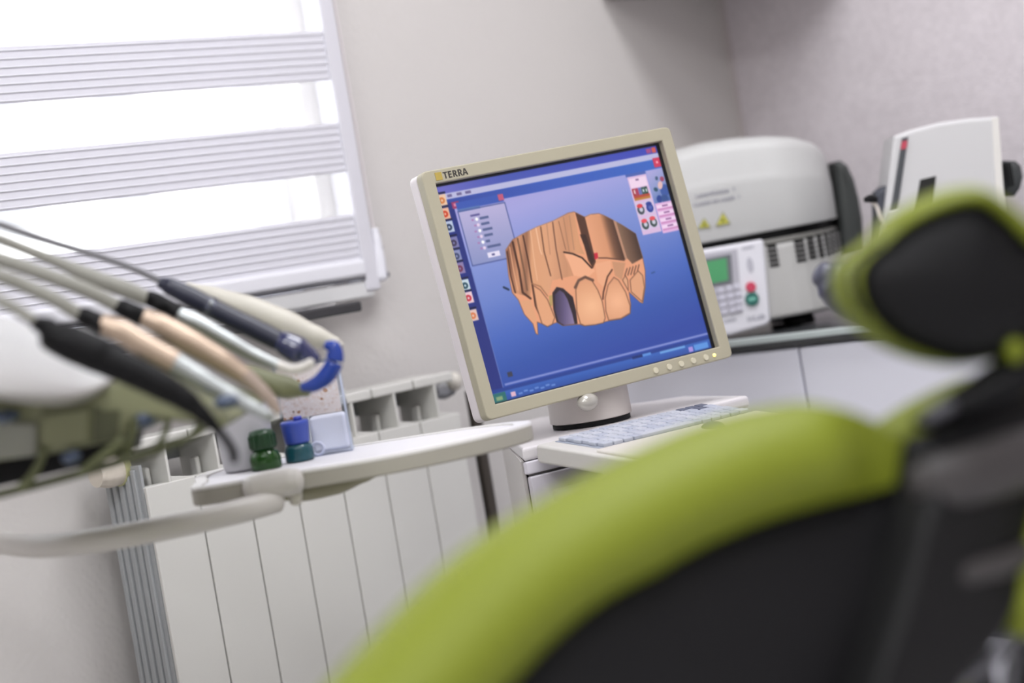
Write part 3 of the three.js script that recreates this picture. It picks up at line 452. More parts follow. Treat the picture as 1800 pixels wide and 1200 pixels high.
// ---------- instrument tray on its arm ----------
const TY = 0.738;
{
  const t = thing('instrument_tray', 'off-white tray on a curved arm in front of the radiator', 'tray', [1.35, TY, -1.68]);
  const plan = smooth([[1.300, -1.742], [1.352, -1.690], [1.395, -1.641], [1.45, -1.594], [1.52, -1.568], [1.59, -1.564], [1.633, -1.578], [1.652, -1.612], [1.645, -1.66], [1.61, -1.72], [1.563, -1.787], [1.51, -1.86], [1.445, -1.885], [1.395, -1.862], [1.345, -1.80]].map(([x, z]) => [x, -z]), 120).map((p) => [p.x, p.y]);
  const pl = put('plate', plate(plan, TY - 0.017, TY, 0.0025).rotateX(-Math.PI / 2), std('#a39f94', 0.45), t);
  const rim = smooth(plan.filter((_, i) => i % 6 === 0).map(([x, y]) => [x, TY + 0.0005, -y]), 120);
  const s = new THREE.Shape(plan.map((p) => new THREE.Vector2(...p))), cx = 1.48, cy = 1.73; s.holes.push(new THREE.Path(plan.map(([x, y]) => new THREE.Vector2(cx + (x - cx) * 0.93, cy + (y - cy) * 0.9))));
  put('rim', new THREE.ExtrudeGeometry(s, { depth: 0.003, bevelEnabled: false }).rotateX(-Math.PI / 2).translate(0, TY - 0.0005, 0), std('#e8e6e4', 0.35), pl, 'raised white rim');
  put('liner', plate(plan.map(([x, y]) => [cx + (x - cx) * 0.92, cy + (y - cy) * 0.89]), TY - 0.0005, TY + 0.0008, 0.0002).rotateX(-Math.PI / 2), std('#d6d4d8', 0.6), t, 'white paper tray liner');
  put('bracket', sweep([[1.3836,0.7169,-1.724,0.0083],[1.4084,0.7145,-1.6983,0.0119],[1.4295,0.7149,-1.6766,0.0107],[1.4511,0.7188,-1.6546,0.0065],[1.4605,0.7201,-1.645,0.0036]], { flat: 0.9 }), std('#8f8b75', 0.45), t, 'tapered bracket under the tray');
  const kn = put('knuckle', sweep([[1.3369,0.7299,-1.701,0.0128],[1.3403,0.7303,-1.6975,0.0145],[1.3515,0.7311,-1.6861,0.0151],[1.3638,0.7311,-1.6734,0.0145],[1.3707,0.7306,-1.6662,0.0128]]), M.creamW, t, 'rounded swivel joint');
  put('elbow', sweep([[1.3735,0.7276,-1.6776,0.0105],[1.374,0.7168,-1.6765,0.0076],[1.3732,0.7087,-1.6768,0.0064]]), M.cream, kn);
  put('hinge_pin', sweep([[1.3462,0.7205,-1.6908,0.0093],[1.3481,0.7106,-1.6884,0.0081],[1.3501,0.7077,-1.6861,0.0076]]), M.cream, kn);
  put('arm', sweep([[1.3518, 0.714, -1.6824, 0.0125], [1.3204, 0.713, -1.6855, 0.0125], [1.2716, 0.712, -1.6978, 0.0122], [1.2273, 0.712, -1.7144, 0.0122], [1.19, 0.712, -1.74, 0.0122], [1.168, 0.712, -1.7763, 0.0122], [1.162, 0.712, -1.82, 0.0122], [1.170, 0.712, -1.87, 0.0122], [1.19, 0.712, -1.94, 0.0122], [1.21, 0.712, -2.02, 0.0122], [1.215, 0.712, -2.1, 0.0122]]), M.creamW, t, 'curved white support arm');
  const cl = put('column', rod([1.215, 0.02, -2.12], [1.215, 0.76, -2.12], 0.026, 24), M.cream, t);
  put('foot', lathe([[0, 0], [0.15, 0], [0.15, 0.012], [0.04, 0.028], [0, 0.028]]).translate(1.215, 0, -2.12), M.cream, cl);
}
const yTop = TY + 0.0008;
{ // frosted cup
  const p = [1.4291,0.738,-1.8124];
  const c = thing('plastic_cup', 'frosted grey plastic cup behind the green bottle on the tray', 'cup', [p[0], yTop, p[2]]);
  putL('wall', lathe([[0, 0.0015], [0.026, 0.0015], [0.028, 0.004], [0.0315, 0.071], [0.0325, 0.073], [0.031, 0.0735], [0.030, 0.071], [0.0265, 0.005], [0, 0.004]], 40), phys('#cfced2', 0.6, { transmission: 0.35, thickness: 0 }), c);
}
{ // green bottle
  const p = [1.4179,0.738,-1.7694];
  const b = thing('small_bottle', 'small green glass bottle with a dark green cap on the tray', 'bottle', [p[0], yTop, p[2]]);
  putL('body', lathe([[0, 0.0005], [0.0155, 0.0005], [0.0165, 0.002], [0.0168, 0.012], [0.015, 0.018], [0.0105, 0.0215], [0.0105, 0.024], [0, 0.024]], 36), phys('#24591a', 0.12, { transmission: 0.55, thickness: 0.02, ior: 1.45 }), b, 'translucent green body');
  const cap = putL('cap', lathe([[0, 0.022], [0.0135, 0.022], [0.0145, 0.024], [0.0142, 0.038], [0.0125, 0.042], [0.006, 0.0435], [0, 0.0435]], 36), std('#0a3416', 0.3), b, 'dark green screw cap');
  for (let i = 0; i < 18; i++) { const a = i / 18 * Math.PI * 2; putL('ridge', new THREE.BoxGeometry(0.0012, 0.012, 0.0016).translate(0.0144, 0.031, 0).rotateY(a), std('#0a3416', 0.35), cap); }
}
{ // blue bottle
  const p = [1.4635,0.738,-1.767];
  const b = thing('small_bottle', 'small bottle with a blue flip cap and teal body on the tray', 'bottle', [p[0], yTop, p[2]]);
  putL('body', lathe([[0, 0.0005], [0.0145, 0.0005], [0.0158, 0.002], [0.0158, 0.014], [0.014, 0.018], [0.011, 0.02], [0, 0.02]], 36), phys('#1f5560', 0.2, { transmission: 0.3, thickness: 0.02 }), b, 'teal body');
  const cap = putL('cap', lathe([[0, 0.0195], [0.012, 0.0195], [0.0135, 0.022], [0.0155, 0.04], [0.0158, 0.0435], [0.014, 0.045], [0, 0.0445]], 36), std('#33489f', 0.3), b, 'blue cap');
  putL('spout', lathe([[0, 0.044], [0.005, 0.044], [0.0045, 0.049], [0, 0.0495]], 20).translate(0.004, 0, 0.002), std('#26359a', 0.3), cap);
}
{ // clear dispenser box holding a speckled sheet
  const a = [[1.4684,0.7322,-1.7956,0.0006],[1.5193,0.7339,-1.7432,0.0006]], A0 = V(a[0][0], 0, a[0][2]), B0 = V(a[1][0], 0, a[1][2]), ux = B0.clone().sub(A0), Wd = ux.length(); ux.normalize();
  const c = thing('dispenser_box', 'clear acrylic box on the tray with a beige speckled insert', 'box', [A0.x, yTop, A0.z], null, [ux.toArray(), [0, 1, 0], [-ux.z, 0, ux.x]]);
  const clear = phys('#f4f6fa', 0.05, { transmission: 1, thickness: 0, ior: 1.12 }), edge = std('#b9c2d6', 0.2);
  const Hb = 0.105, Dp = 0.034;
  putL('front_wall', box(0, Wd, 0.001, Hb, -0.002, 0), clear, c); putL('back_wall', box(0, Wd, 0.001, Hb, -Dp, -Dp + 0.002), clear, c);
  putL('side_wall', box(0, 0.002, 0.001, Hb, -Dp + 0.002, -0.002), clear, c); putL('side_wall', box(Wd - 0.002, Wd, 0.001, Hb, -Dp + 0.002, -0.002), clear, c);
  putL('base', box(0, Wd, 0.0005, 0.003, -Dp, 0), clear, c); putL('edge', box(Wd - 0.0012, Wd + 0.0008, 0.003, Hb, -0.0026, 0.0006), edge, c, 'pale blue acrylic edge');
  const cv = document.createElement('canvas'); cv.width = 256; cv.height = 256; const g = cv.getContext('2d'); g.fillStyle = '#fbeadb'; g.fillRect(0, 0, 256, 256);
  for (let i = 0; i < 420; i++) { const r = 1 + rnd() * 5; g.fillStyle = ['#fff2e6', '#f3dcc8', '#eed6c4', '#fae6d8'][Math.floor(rnd() * 4)]; g.beginPath(); g.ellipse(rnd() * 256, rnd() * 256, r * 1.6, r, rnd() * 3, 0, 7); g.fill(); }
  for (let i = 0; i < 11; i++) { const r = 4 + rnd() * 7; g.fillStyle = ['#b8845c', '#a5886c', '#c99a76'][Math.floor(rnd() * 3)]; g.beginPath(); g.ellipse(rnd() * 256, 60 + rnd() * 196, r, r * 0.9, rnd() * 3, 0, 7); g.fill(); }
  const tx = new THREE.CanvasTexture(cv); tx.colorSpace = THREE.SRGBColorSpace;
  putL('insert', new THREE.PlaneGeometry(Wd - 0.008, 0.056).translate(Wd / 2 - 0.001, 0.073, -0.008), std('#ffffff', 0.7, { map: tx }), c, 'beige speckled sheet');
  putL('white_pad', rbox(0.03, Wd - 0.003, 0.004, 0.0435, -Dp + 0.006, -0.006, 0.004), std('#fbf8fa', 0.7), c, 'white pads in the lower half');
}
{
  const p = [1.4961,0.738,-1.7741];
  const r = thing('white_ring', 'small white plastic ring standing beside the blue-capped bottle', 'ring', [p[0], yTop + 0.0085, p[2]]);
  putL('band', new THREE.TorusGeometry(0.0068, 0.0017, 10, 28).rotateY(-0.8), std('#eceaf2', 0.35), r);
}
// ---------- delivery unit with its instruments ----------
{
  const d = thing('delivery_unit', 'cream dental delivery unit, holder frame painted with green chair reflection, left foreground', 'dental unit', [0.969,0.8444,-1.4686]);
  const xs = [-320, -150, 0, 50, 95, 140, 175, 205, 226], rim = [640, 665, 682, 689, 692, 688, 675, 658, 640], topY = [470, 520, 556, 574, 590, 604, 617, 628, 636];
  const P3 = { rows: [[[1.0034,1.0197,-1.8741],[1.0628,0.9775,-1.8105],[1.1159,0.9446,-1.754],[1.1387,0.9304,-1.7441],[1.1657,0.9177,-1.7443],[1.2047,0.9057,-1.761],[1.2346,0.8948,-1.7726],[1.2571,0.8854,-1.7776],[1.2707,0.8787,-1.7776]],[[0.9568,1.0021,-1.7918],[1.0138,0.9637,-1.7309],[1.0648,0.9338,-1.6768],[1.0869,0.9211,-1.6676],[1.1134,0.9098,-1.6685],[1.1518,0.8996,-1.6858],[1.1815,0.8912,-1.6978],[1.2039,0.8844,-1.7031],[1.2174,0.8801,-1.7033]],[[0.9147,0.982,-1.7191],[0.9697,0.9476,-1.6605],[1.0188,0.9208,-1.6084],[1.0405,0.9096,-1.5999],[1.0664,0.9,-1.6013],[1.1045,0.8918,-1.6191],[1.134,0.8863,-1.6315],[1.1565,0.8827,-1.6369],[1.1701,0.8812,-1.6371]],[[0.8722,0.9592,-1.6466],[0.9253,0.9293,-1.5903],[0.9726,0.9059,-1.5402],[0.9937,0.8964,-1.5323],[1.0193,0.8886,-1.5343],[1.057,0.8827,-1.5526],[1.0865,0.8805,-1.5652],[1.109,0.8804,-1.5708],[1.1228,0.8823,-1.571]],[[0.8402,0.9409,-1.5924],[0.8918,0.9145,-1.5377],[0.9378,0.8938,-1.4892],[0.9586,0.8857,-1.4817],[0.9838,0.8793,-1.4841],[1.0212,0.8751,-1.5028],[1.0507,0.8756,-1.5156],[1.0733,0.8785,-1.5212],[1.0872,0.883,-1.5215]],[[0.8264,0.9307,-1.57],[0.8776,0.9061,-1.516],[0.923,0.8868,-1.4681],[0.9436,0.8794,-1.4608],[0.9688,0.8738,-1.4634],[1.0061,0.8707,-1.4822],[1.0357,0.8726,-1.495],[1.0584,0.8772,-1.5006],[1.0724,0.8833,-1.5008]],[[0.8234,0.9268,-1.5657],[0.8745,0.9029,-1.5118],[0.9199,0.8841,-1.464],[0.9405,0.8769,-1.4567],[0.9656,0.8716,-1.4593],[1.003,0.8688,-1.4781],[1.0326,0.8714,-1.4909],[1.0553,0.8766,-1.4965],[1.0695,0.8833,-1.4967]],[[0.8205,0.9237,-1.5613],[0.8714,0.8998,-1.5076],[0.9167,0.881,-1.4599],[0.9372,0.8739,-1.4527],[0.9623,0.8686,-1.4553],[0.9997,0.8657,-1.4742],[1.0292,0.8682,-1.487],[1.0519,0.8733,-1.4927],[1.066,0.88,-1.4929]],[[0.8225,0.9206,-1.5663],[0.8736,0.8966,-1.5124],[0.919,0.8778,-1.4646],[0.9396,0.8706,-1.4573],[0.9647,0.8652,-1.4599],[1.002,0.8623,-1.4787],[1.0316,0.8647,-1.4915],[1.0543,0.8698,-1.4971],[1.0685,0.8765,-1.4973]],[[0.8319,0.9179,-1.5852],[0.8836,0.8936,-1.5306],[0.9295,0.8746,-1.4823],[0.9503,0.8673,-1.4748],[0.9756,0.8618,-1.4772],[1.0131,0.8588,-1.4959],[1.0428,0.8612,-1.5085],[1.0656,0.8664,-1.514],[1.0799,0.8731,-1.5141]],[[0.8709,0.9168,-1.6599],[0.925,0.8915,-1.6027],[0.9731,0.8715,-1.5521],[0.9946,0.8639,-1.5439],[1.0205,0.8582,-1.5456],[1.0587,0.8551,-1.5636],[1.089,0.8576,-1.5757],[1.1123,0.863,-1.5807],[1.1269,0.8701,-1.5804]]] };
  put('cowl', gridGeo(P3.rows.map((r) => smooth(r, 60, false))), std('#9f9c9a', 0.35), d, 'cream upper shell with a rounded rim');
  const hs = put('housing', plate([[-0.1918,0.0812],[-0.0426,0.0366],[0.0019,0.0247],[0.0286,0.0227],[0.057,0.0308],[0.0703,0.0315],[0.0866,0.0179],[0.1129,-0.0002],[0.144,-0.0192],[0.1392,-0.0243],[0.1104,-0.0145],[0.073,-0.0038],[0.0617,-0.0064],[0.0554,-0.0201],[-0.0039,-0.022],[-0.0528,-0.0207],[-0.2104,-0.0219]].reverse(), -0.3, -0.0, 0.006), M.olive, d, 'lower housing with green reflection painted in');
  const dir = [[0.0153,0.3632],[0.0158,0.3632]];
  const cap1 = put;
  return_local(hs, d);
  function return_local(h, root) {
    const fr = [[1.0084,0.8413,-1.5284],[0.692,0,0.7219],[0,1,0],[-0.7219,0,0.692]], mat = new THREE.Matrix4().makeBasis(V(...fr[1]), V(...fr[2]), V(...fr[3])).setPosition(V(...fr[0]));
    h.geometry.applyMatrix4(roots.get(root).clone().invert()); h.geometry.applyMatrix4(mat); h.geometry.applyMatrix4(roots.get(root));
    const loc = (name, geo, m, parent, label) => put(name, geo.applyMatrix4(mat), m, parent, label);
    loc('panel', plate([[-0.1961,0.0574],[-0.0467,0.0137],[-0.0157,0.0056],[-0.0204,-0.0212],[-0.0525,-0.0188],[-0.2096,-0.0171]], -0.002, 0.004, 0.002), M.oliveGrey, h, 'front panel with a greyer green reflection painted in');
    loc('panel', plate([[-0.0106,0.0126],[0.0316,0.0124],[0.0255,-0.0171],[-0.014,-0.0183]], -0.002, 0.007, 0.003), M.olive, h);
    loc('recess', plate([[0.0347,0.0129],[0.0405,0.007],[0.0559,0.0054],[0.0497,-0.0191],[0.0282,-0.0185]], -0.003, 0.0015, 0), M.oliveD, h, 'recess painted dark for its shade');  // darker plate on the face, painting the shade of a recess
    loc('inner_shadow_plate', plate([[-0.2104,-0.0219],[-0.0526,-0.0197],[-0.0037,-0.021],[0.0572,-0.0155],[0.0512,-0.0332],[0.0176,-0.0394],[-0.0271,-0.0422],[-0.057,-0.0446],[-0.216,-0.0526]], -0.09, -0.05, 0.002), M.shellB, h, 'black plate painting the shade inside the frame');  // dark sheet in place of the shade inside the housing
  }
  const fm = M.oliveD, rail = put('frame_rail', sweep([[0.8573,0.789,-1.681,0.0039],[0.9257,0.7893,-1.6106,0.0039],[0.9672,0.793,-1.5681,0.0039],[0.995,0.7962,-1.5396,0.0039],[1.023,0.8003,-1.5111,0.0039],[1.051,0.8053,-1.4825,0.0039],[1.0722,0.8101,-1.4609,0.0039],[1.0885,0.816,-1.4445,0.0034],[1.0989,0.8244,-1.4343,0.0029]]), fm, d, 'bottom rail of the holder frame, green reflection painted in');
  const ribs = [[[0.975,0.7955,-1.5458,0.0048],[0.982,0.8036,-1.5391,0.0038],[0.9887,0.8147,-1.5329,0.0034],[0.9928,0.8245,-1.5292,0.0038]], [[1.0103,0.7997,-1.5098,0.0034],[1.0199,0.8072,-1.5003,0.0038],[1.0293,0.8137,-1.491,0.0043],[1.0385,0.8209,-1.4819,0.0048]], [[1.0369,0.8023,-1.4968,0.0034],[1.0455,0.8096,-1.4884,0.0039],[1.051,0.8236,-1.4836,0.0039],[1.0542,0.8362,-1.481,0.0039]], [[1.0647,0.8063,-1.4828,0.0029],[1.0717,0.812,-1.4759,0.0029],[1.0775,0.8231,-1.4707,0.0029],[1.0807,0.8357,-1.4681,0.0029]], [[1.0907,0.8103,-1.4707,0.0024],[1.0983,0.8154,-1.4631,0.0024],[1.1037,0.8241,-1.4581,0.0024],[1.1068,0.8313,-1.4553,0.0024]], [[0.9242,0.792,-1.5979,0.0048],[0.9323,0.8009,-1.5901,0.0038],[0.9376,0.8094,-1.5851,0.0038],[0.9416,0.8183,-1.5815,0.0038]]];
  for (const r of ribs) put('holder_fin', sweep(r), std('#55593a', 0.5), rail);  // fins carry the same painted green reflection
  for (const [x, y, r, dd] of [[[[1.0073,0.8146,-1.5136,0.0087]], 0.7], [[[1.0656,0.8359,-1.4836,0.0117]], 0.75], [[[1.1079,0.8341,-1.4687,0.0108]], 0.7], [[[1.1161,0.8381,-1.4318,0.0107]], 0.6], [[[0.9677,0.8581,-1.5426,0.0144]], 0.4]].map(([a, k]) => [a[0], k])) { const p = x; put('holder_insert', ellipsoid(p[0], p[1], p[2], p[3], p[3] * y, p[3]), M.blueGrey, d); }
  put('far_cover', sweep([[1.3159,0.9438,-1.7205,0.0058],[1.3348,0.928,-1.7,0.0110],[1.3567,0.9098,-1.6765,0.0145],[1.3784,0.8904,-1.653,0.0150],[1.3965,0.8742,-1.6335,0.0116],[1.4111,0.8624,-1.6178,0.0069],[1.4148,0.8597,-1.6138,0.0035]], { seg: 28 }), M.cream, d, 'cream cover on the far side');
  put('under_plate', sweep([[1.2958,0.8617,-1.6503,0.0056],[1.3132,0.8449,-1.6314,0.0124],[1.3309,0.8303,-1.6123,0.0146],[1.3458,0.8232,-1.5966,0.0079]], { flat: 0.8 }), M.olive, d);
  put('blue_end_cap', sweep([[1.3521,0.8649,-1.5637,0.0045],[1.3562,0.8605,-1.5593,0.0078],[1.3552,0.8483,-1.5596,0.0089],[1.3478,0.8353,-1.5665,0.0089],[1.3382,0.8285,-1.576,0.0072],[1.3303,0.8282,-1.5841,0.0045]], { seg: 24 }), M.blue, d, 'translucent blue end cap');
  put('support_arm', sweep([[0.9428,0.8568,-1.7549, 0.04], [0.8992,0.8569,-1.7997, 0.045], [0.86, 0.6, -1.7, 0.045], [0.84, 0.4, -1.7, 0.045], [0.84, 0.06, -1.7, 0.045]]), M.cream, d);
  put('floor_plate', lathe([[0, 0], [0.2, 0], [0.2, 0.015], [0.06, 0.03], [0, 0.03]]).translate(0.84, 0, -1.7), M.cream, d);
}
function instrument(name, label, parts) { const b = parts[0][1][0]; const t = thing(name, label, 'dental tool', b.slice(0, 3), 'instruments on the delivery unit'); for (const [n, pts, m, l, o] of parts) put(n, sweep(pts, o), m, t, l); return t; }
instrument('air_water_syringe', 'thick black syringe with a bent tip, nearest on the delivery unit', [
  ['handle', [[0.9523,0.9314,-1.4477,0.0059],[0.9584,0.9248,-1.441,0.0096],[0.9613,0.918,-1.4377,0.0137],[0.9709,0.9087,-1.4272,0.0155],[0.9823,0.898,-1.4149,0.0155],[0.9883,0.891,-1.4083,0.0137],[0.9991,0.8809,-1.3966,0.0132],[1.0131,0.8659,-1.3814,0.0123],[1.0254,0.8504,-1.3679,0.0100],[1.0323,0.8384,-1.36,0.0073],[1.0383,0.8258,-1.3532,0.0055]], M.black, null],
  ['tip', [[1.0373,0.8279,-1.3543,0.0046],[1.0421,0.8165,-1.3487,0.0037],[1.0451,0.8064,-1.345,0.0037],[1.0458,0.7998,-1.344,0.0037],[1.045,0.7944,-1.3445,0.0032]], M.black, 'bent black tip'],
  ['hose', [[0.9529,0.9312,-1.4471,0.0050],[0.9404,0.9436,-1.452,0.0050],[0.9288,0.9529,-1.4559,0.0050],[0.9009,0.9818,-1.4776,0.0050],[0.8615,1.017,-1.5116,0.0050],[0.8071,1.0565,-1.5612,0.0049]], M.hose, 'pale grey hose']]);
instrument('dental_handpiece', 'straight beige handpiece with a silver front beside the black syringe', [
  ['handle', [[1.0708,0.9212,-1.5262,0.0089],[1.0816,0.9116,-1.5145,0.0104],[1.0919,0.898,-1.5032,0.0109],[1.1086,0.8783,-1.4849,0.0104]], M.beige, 'beige rear grip'],
  ['head', [[1.108,0.879,-1.4855,0.0099],[1.12,0.8634,-1.4722,0.0094],[1.1363,0.8433,-1.4543,0.0079],[1.1483,0.8294,-1.4412,0.0064],[1.1567,0.8198,-1.432,0.0054],[1.1602,0.8154,-1.4281,0.0035]], M.silver, 'silver front section'],
  ['connector', [[1.0569,0.9337,-1.5413,0.0064],[1.0616,0.93,-1.5362,0.0084],[1.0719,0.9195,-1.525,0.0089]], M.black, 'black connector', { cap: 'flat' }],
  ['hose', [[1.0584,0.9323,-1.5396,0.0064],[1.0419,0.9476,-1.5455,0.0064],[1.019,0.9659,-1.5581,0.0064],[1.0021,0.9766,-1.5641,0.0063],[0.9699,0.9988,-1.5866,0.0063],[0.9254,1.0288,-1.6221,0.0063],[0.8662,1.0711,-1.6736,0.0063]], M.hose, 'pale grey hose']]);
instrument('contra_angle_handpiece', 'curved beige contra-angle handpiece in the middle of the row', [
  ['handle', [[1.1432,0.922,-1.5666,0.0083],[1.1544,0.9108,-1.5545,0.0103],[1.1683,0.8938,-1.5392,0.0114],[1.1853,0.8728,-1.5205,0.0103],[1.1989,0.8537,-1.5053,0.0083]], M.beige, 'curved beige grip'],
  ['head', [[1.1983,0.8544,-1.506,0.0083],[1.207,0.8386,-1.4962,0.0067],[1.2125,0.8262,-1.4899,0.0052],[1.2154,0.8161,-1.4863,0.0036]], std('#a8978c', 0.35, { metalness: 0.3 }), 'darker beige neck'],
  ['connector', [[1.128,0.9356,-1.583,0.0067],[1.133,0.9318,-1.5777,0.0083],[1.1438,0.9208,-1.566,0.0088]], M.black, 'black connector', { cap: 'flat' }],
  ['hose', [[1.1291,0.9354,-1.5819,0.0067],[1.1097,0.9509,-1.5907,0.0067],[1.0841,0.9693,-1.6062,0.0067],[1.0487,0.9936,-1.6321,0.0066],[1.0148,1.0143,-1.6561,0.0066],[0.9684,1.0447,-1.6937,0.0066],[0.9058,1.0828,-1.7484,0.0065]], M.hose, 'pale grey hose']]);
instrument('turbine_handpiece', 'slim silver handpiece with an upturned white tip', [
  ['handle', [[1.2095,0.9183,-1.5987,0.0070],[1.219,0.9084,-1.5883,0.0080],[1.2367,0.8872,-1.5689,0.0075],[1.2529,0.868,-1.5512,0.0064],[1.2661,0.855,-1.5368,0.0054]], M.silver, 'silver body'],
  ['head', [[1.2654,0.8557,-1.5375,0.0054],[1.2737,0.8499,-1.5287,0.0048],[1.2805,0.8498,-1.5217,0.0048],[1.2877,0.8525,-1.5145,0.0048]], M.creamW, 'white upturned head'],
  ['connector', [[1.1884,0.9398,-1.6216,0.0064],[1.194,0.9363,-1.6157,0.0080],[1.2089,0.9195,-1.5994,0.0080]], M.black, 'black connector', { cap: 'flat' }],
  ['hose', [[1.1898,0.9389,-1.6201,0.0075],[1.1748,0.9499,-1.629,0.0080],[1.1517,0.9667,-1.6465,0.0075],[1.129,0.9854,-1.6638,0.0053],[1.1063,1.003,-1.681,0.0048],[1.0903,1.0146,-1.691,0.0048],[1.0575,1.0388,-1.7189,0.0047],[1.0114,1.0721,-1.7611,0.0047],[0.9485,1.1157,-1.8212,0.0047]], M.hose, 'pale grey hose']]);
{
  const t = instrument('curing_light', 'dark navy curing light, furthest instrument in the row', [
    ['handle', [[1.2445,0.9512,-1.6651,0.0061],[1.25,0.9459,-1.6591,0.0089],[1.2636,0.9313,-1.6443,0.0100],[1.2743,0.9191,-1.6326,0.0100],[1.2872,0.9053,-1.6185,0.0100],[1.3008,0.8913,-1.6037,0.0100],[1.3137,0.8774,-1.5897,0.0100]], M.navy, null],
    ['hose', [[1.2454,0.9516,-1.6642,0.0033],[1.2271,0.9677,-1.6777,0.0033],[1.2037,0.985,-1.6967,0.0033],[1.1709,1.0068,-1.7255,0.0033],[1.1357,1.0325,-1.7571,0.0033],[1.102,1.0566,-1.787,0.0033],[1.0542,1.089,-1.8319,0.0033],[0.9892,1.1345,-1.8953,0.0033]], M.hoseD, 'thin grey hose']]);
  put('ring', sweep([[1.2723,0.9213,-1.6348,0.0103],[1.274,0.9195,-1.6329,0.0104],[1.2757,0.9177,-1.6311,0.0103]], { cap: 'flat' }), std('#5a5d6c', 0.25, { metalness: 0.6 }), t, 'silver ring');
  const hd = put('head', sweep([[1.3123,0.8789,-1.5912,0.0094],[1.3195,0.8715,-1.5834,0.0127],[1.3252,0.865,-1.5771,0.0139],[1.3304,0.8581,-1.5713,0.0111],[1.335,0.8519,-1.5662,0.0078]]), phys('#1c2350', 0.12, { clearcoat: 1 }), t, 'glossy round blue-black head');
  put('slot', rod([1.2678,0.9249,-1.6253], [1.2694,0.9228,-1.6235], 0.003, 8), M.silver, hd);
}

// ---------- patient chair ----------
function loft(contours, capLast) { const rows = contours.slice(); if (capLast !== undefined) rows.push(fan(rows[rows.length - 1], capLast)); return gridGeo(rows, true); }
function rimGeo(outer, inner, t, f0 = -0.95, lift = () => 1, n = 128) {   // upholstered edge: from the shell's edge round to the far side
  const a = smooth(inner, n).slice(0, n), b = smooth(outer, n).slice(0, n), mix = (k, z) => a.map((p, i) => V(p.x + (b[i].x - p.x) * k, p.y + (b[i].y - p.y) * k, z > 0 ? z * lift(p.x) : z)), rows = [], h = t / 2;
  for (let k = 0; k <= 16; k++) { const f = f0 + (Math.PI / 2 - f0) * k / 16; rows.push(mix((Math.sin(f) - Math.sin(f0)) / (1 - Math.sin(f0)), h * 0.9 * (Math.cos(f) - Math.cos(f0)))); }
  for (let k = 1; k <= 8; k++) { const f = k / 8 * Math.PI / 2; rows.push(mix(Math.cos(f) * 0.8 + 0.2, -h * 0.9 * Math.cos(f0) - h * Math.sin(f))); }
  return loft(rows, -t * 1.02);
}
function domeGeo(inner, h, z0, n = 128) {
  const a = smooth(inner, n).slice(0, n), c = a.reduce((s, p) => s.add(p), V(0, 0, 0)).divideScalar(n), rows = [];
  const at = (k, z) => rows.push(a.map((p) => V(c.x + (p.x - c.x) * k, c.y + (p.y - c.y) * k, z0 + z)));
  at(1.0, -0.014); at(0.985, -0.002); at(0.965, 0.002); at(0.945, 0.001); at(0.93, -0.004);
  for (let k = 1; k <= 10; k++) at(0.93 * Math.cos(k / 10 * Math.PI / 2), -0.004 + h * Math.sin(k / 10 * Math.PI / 2));
  return gridGeo(rows, true);
}
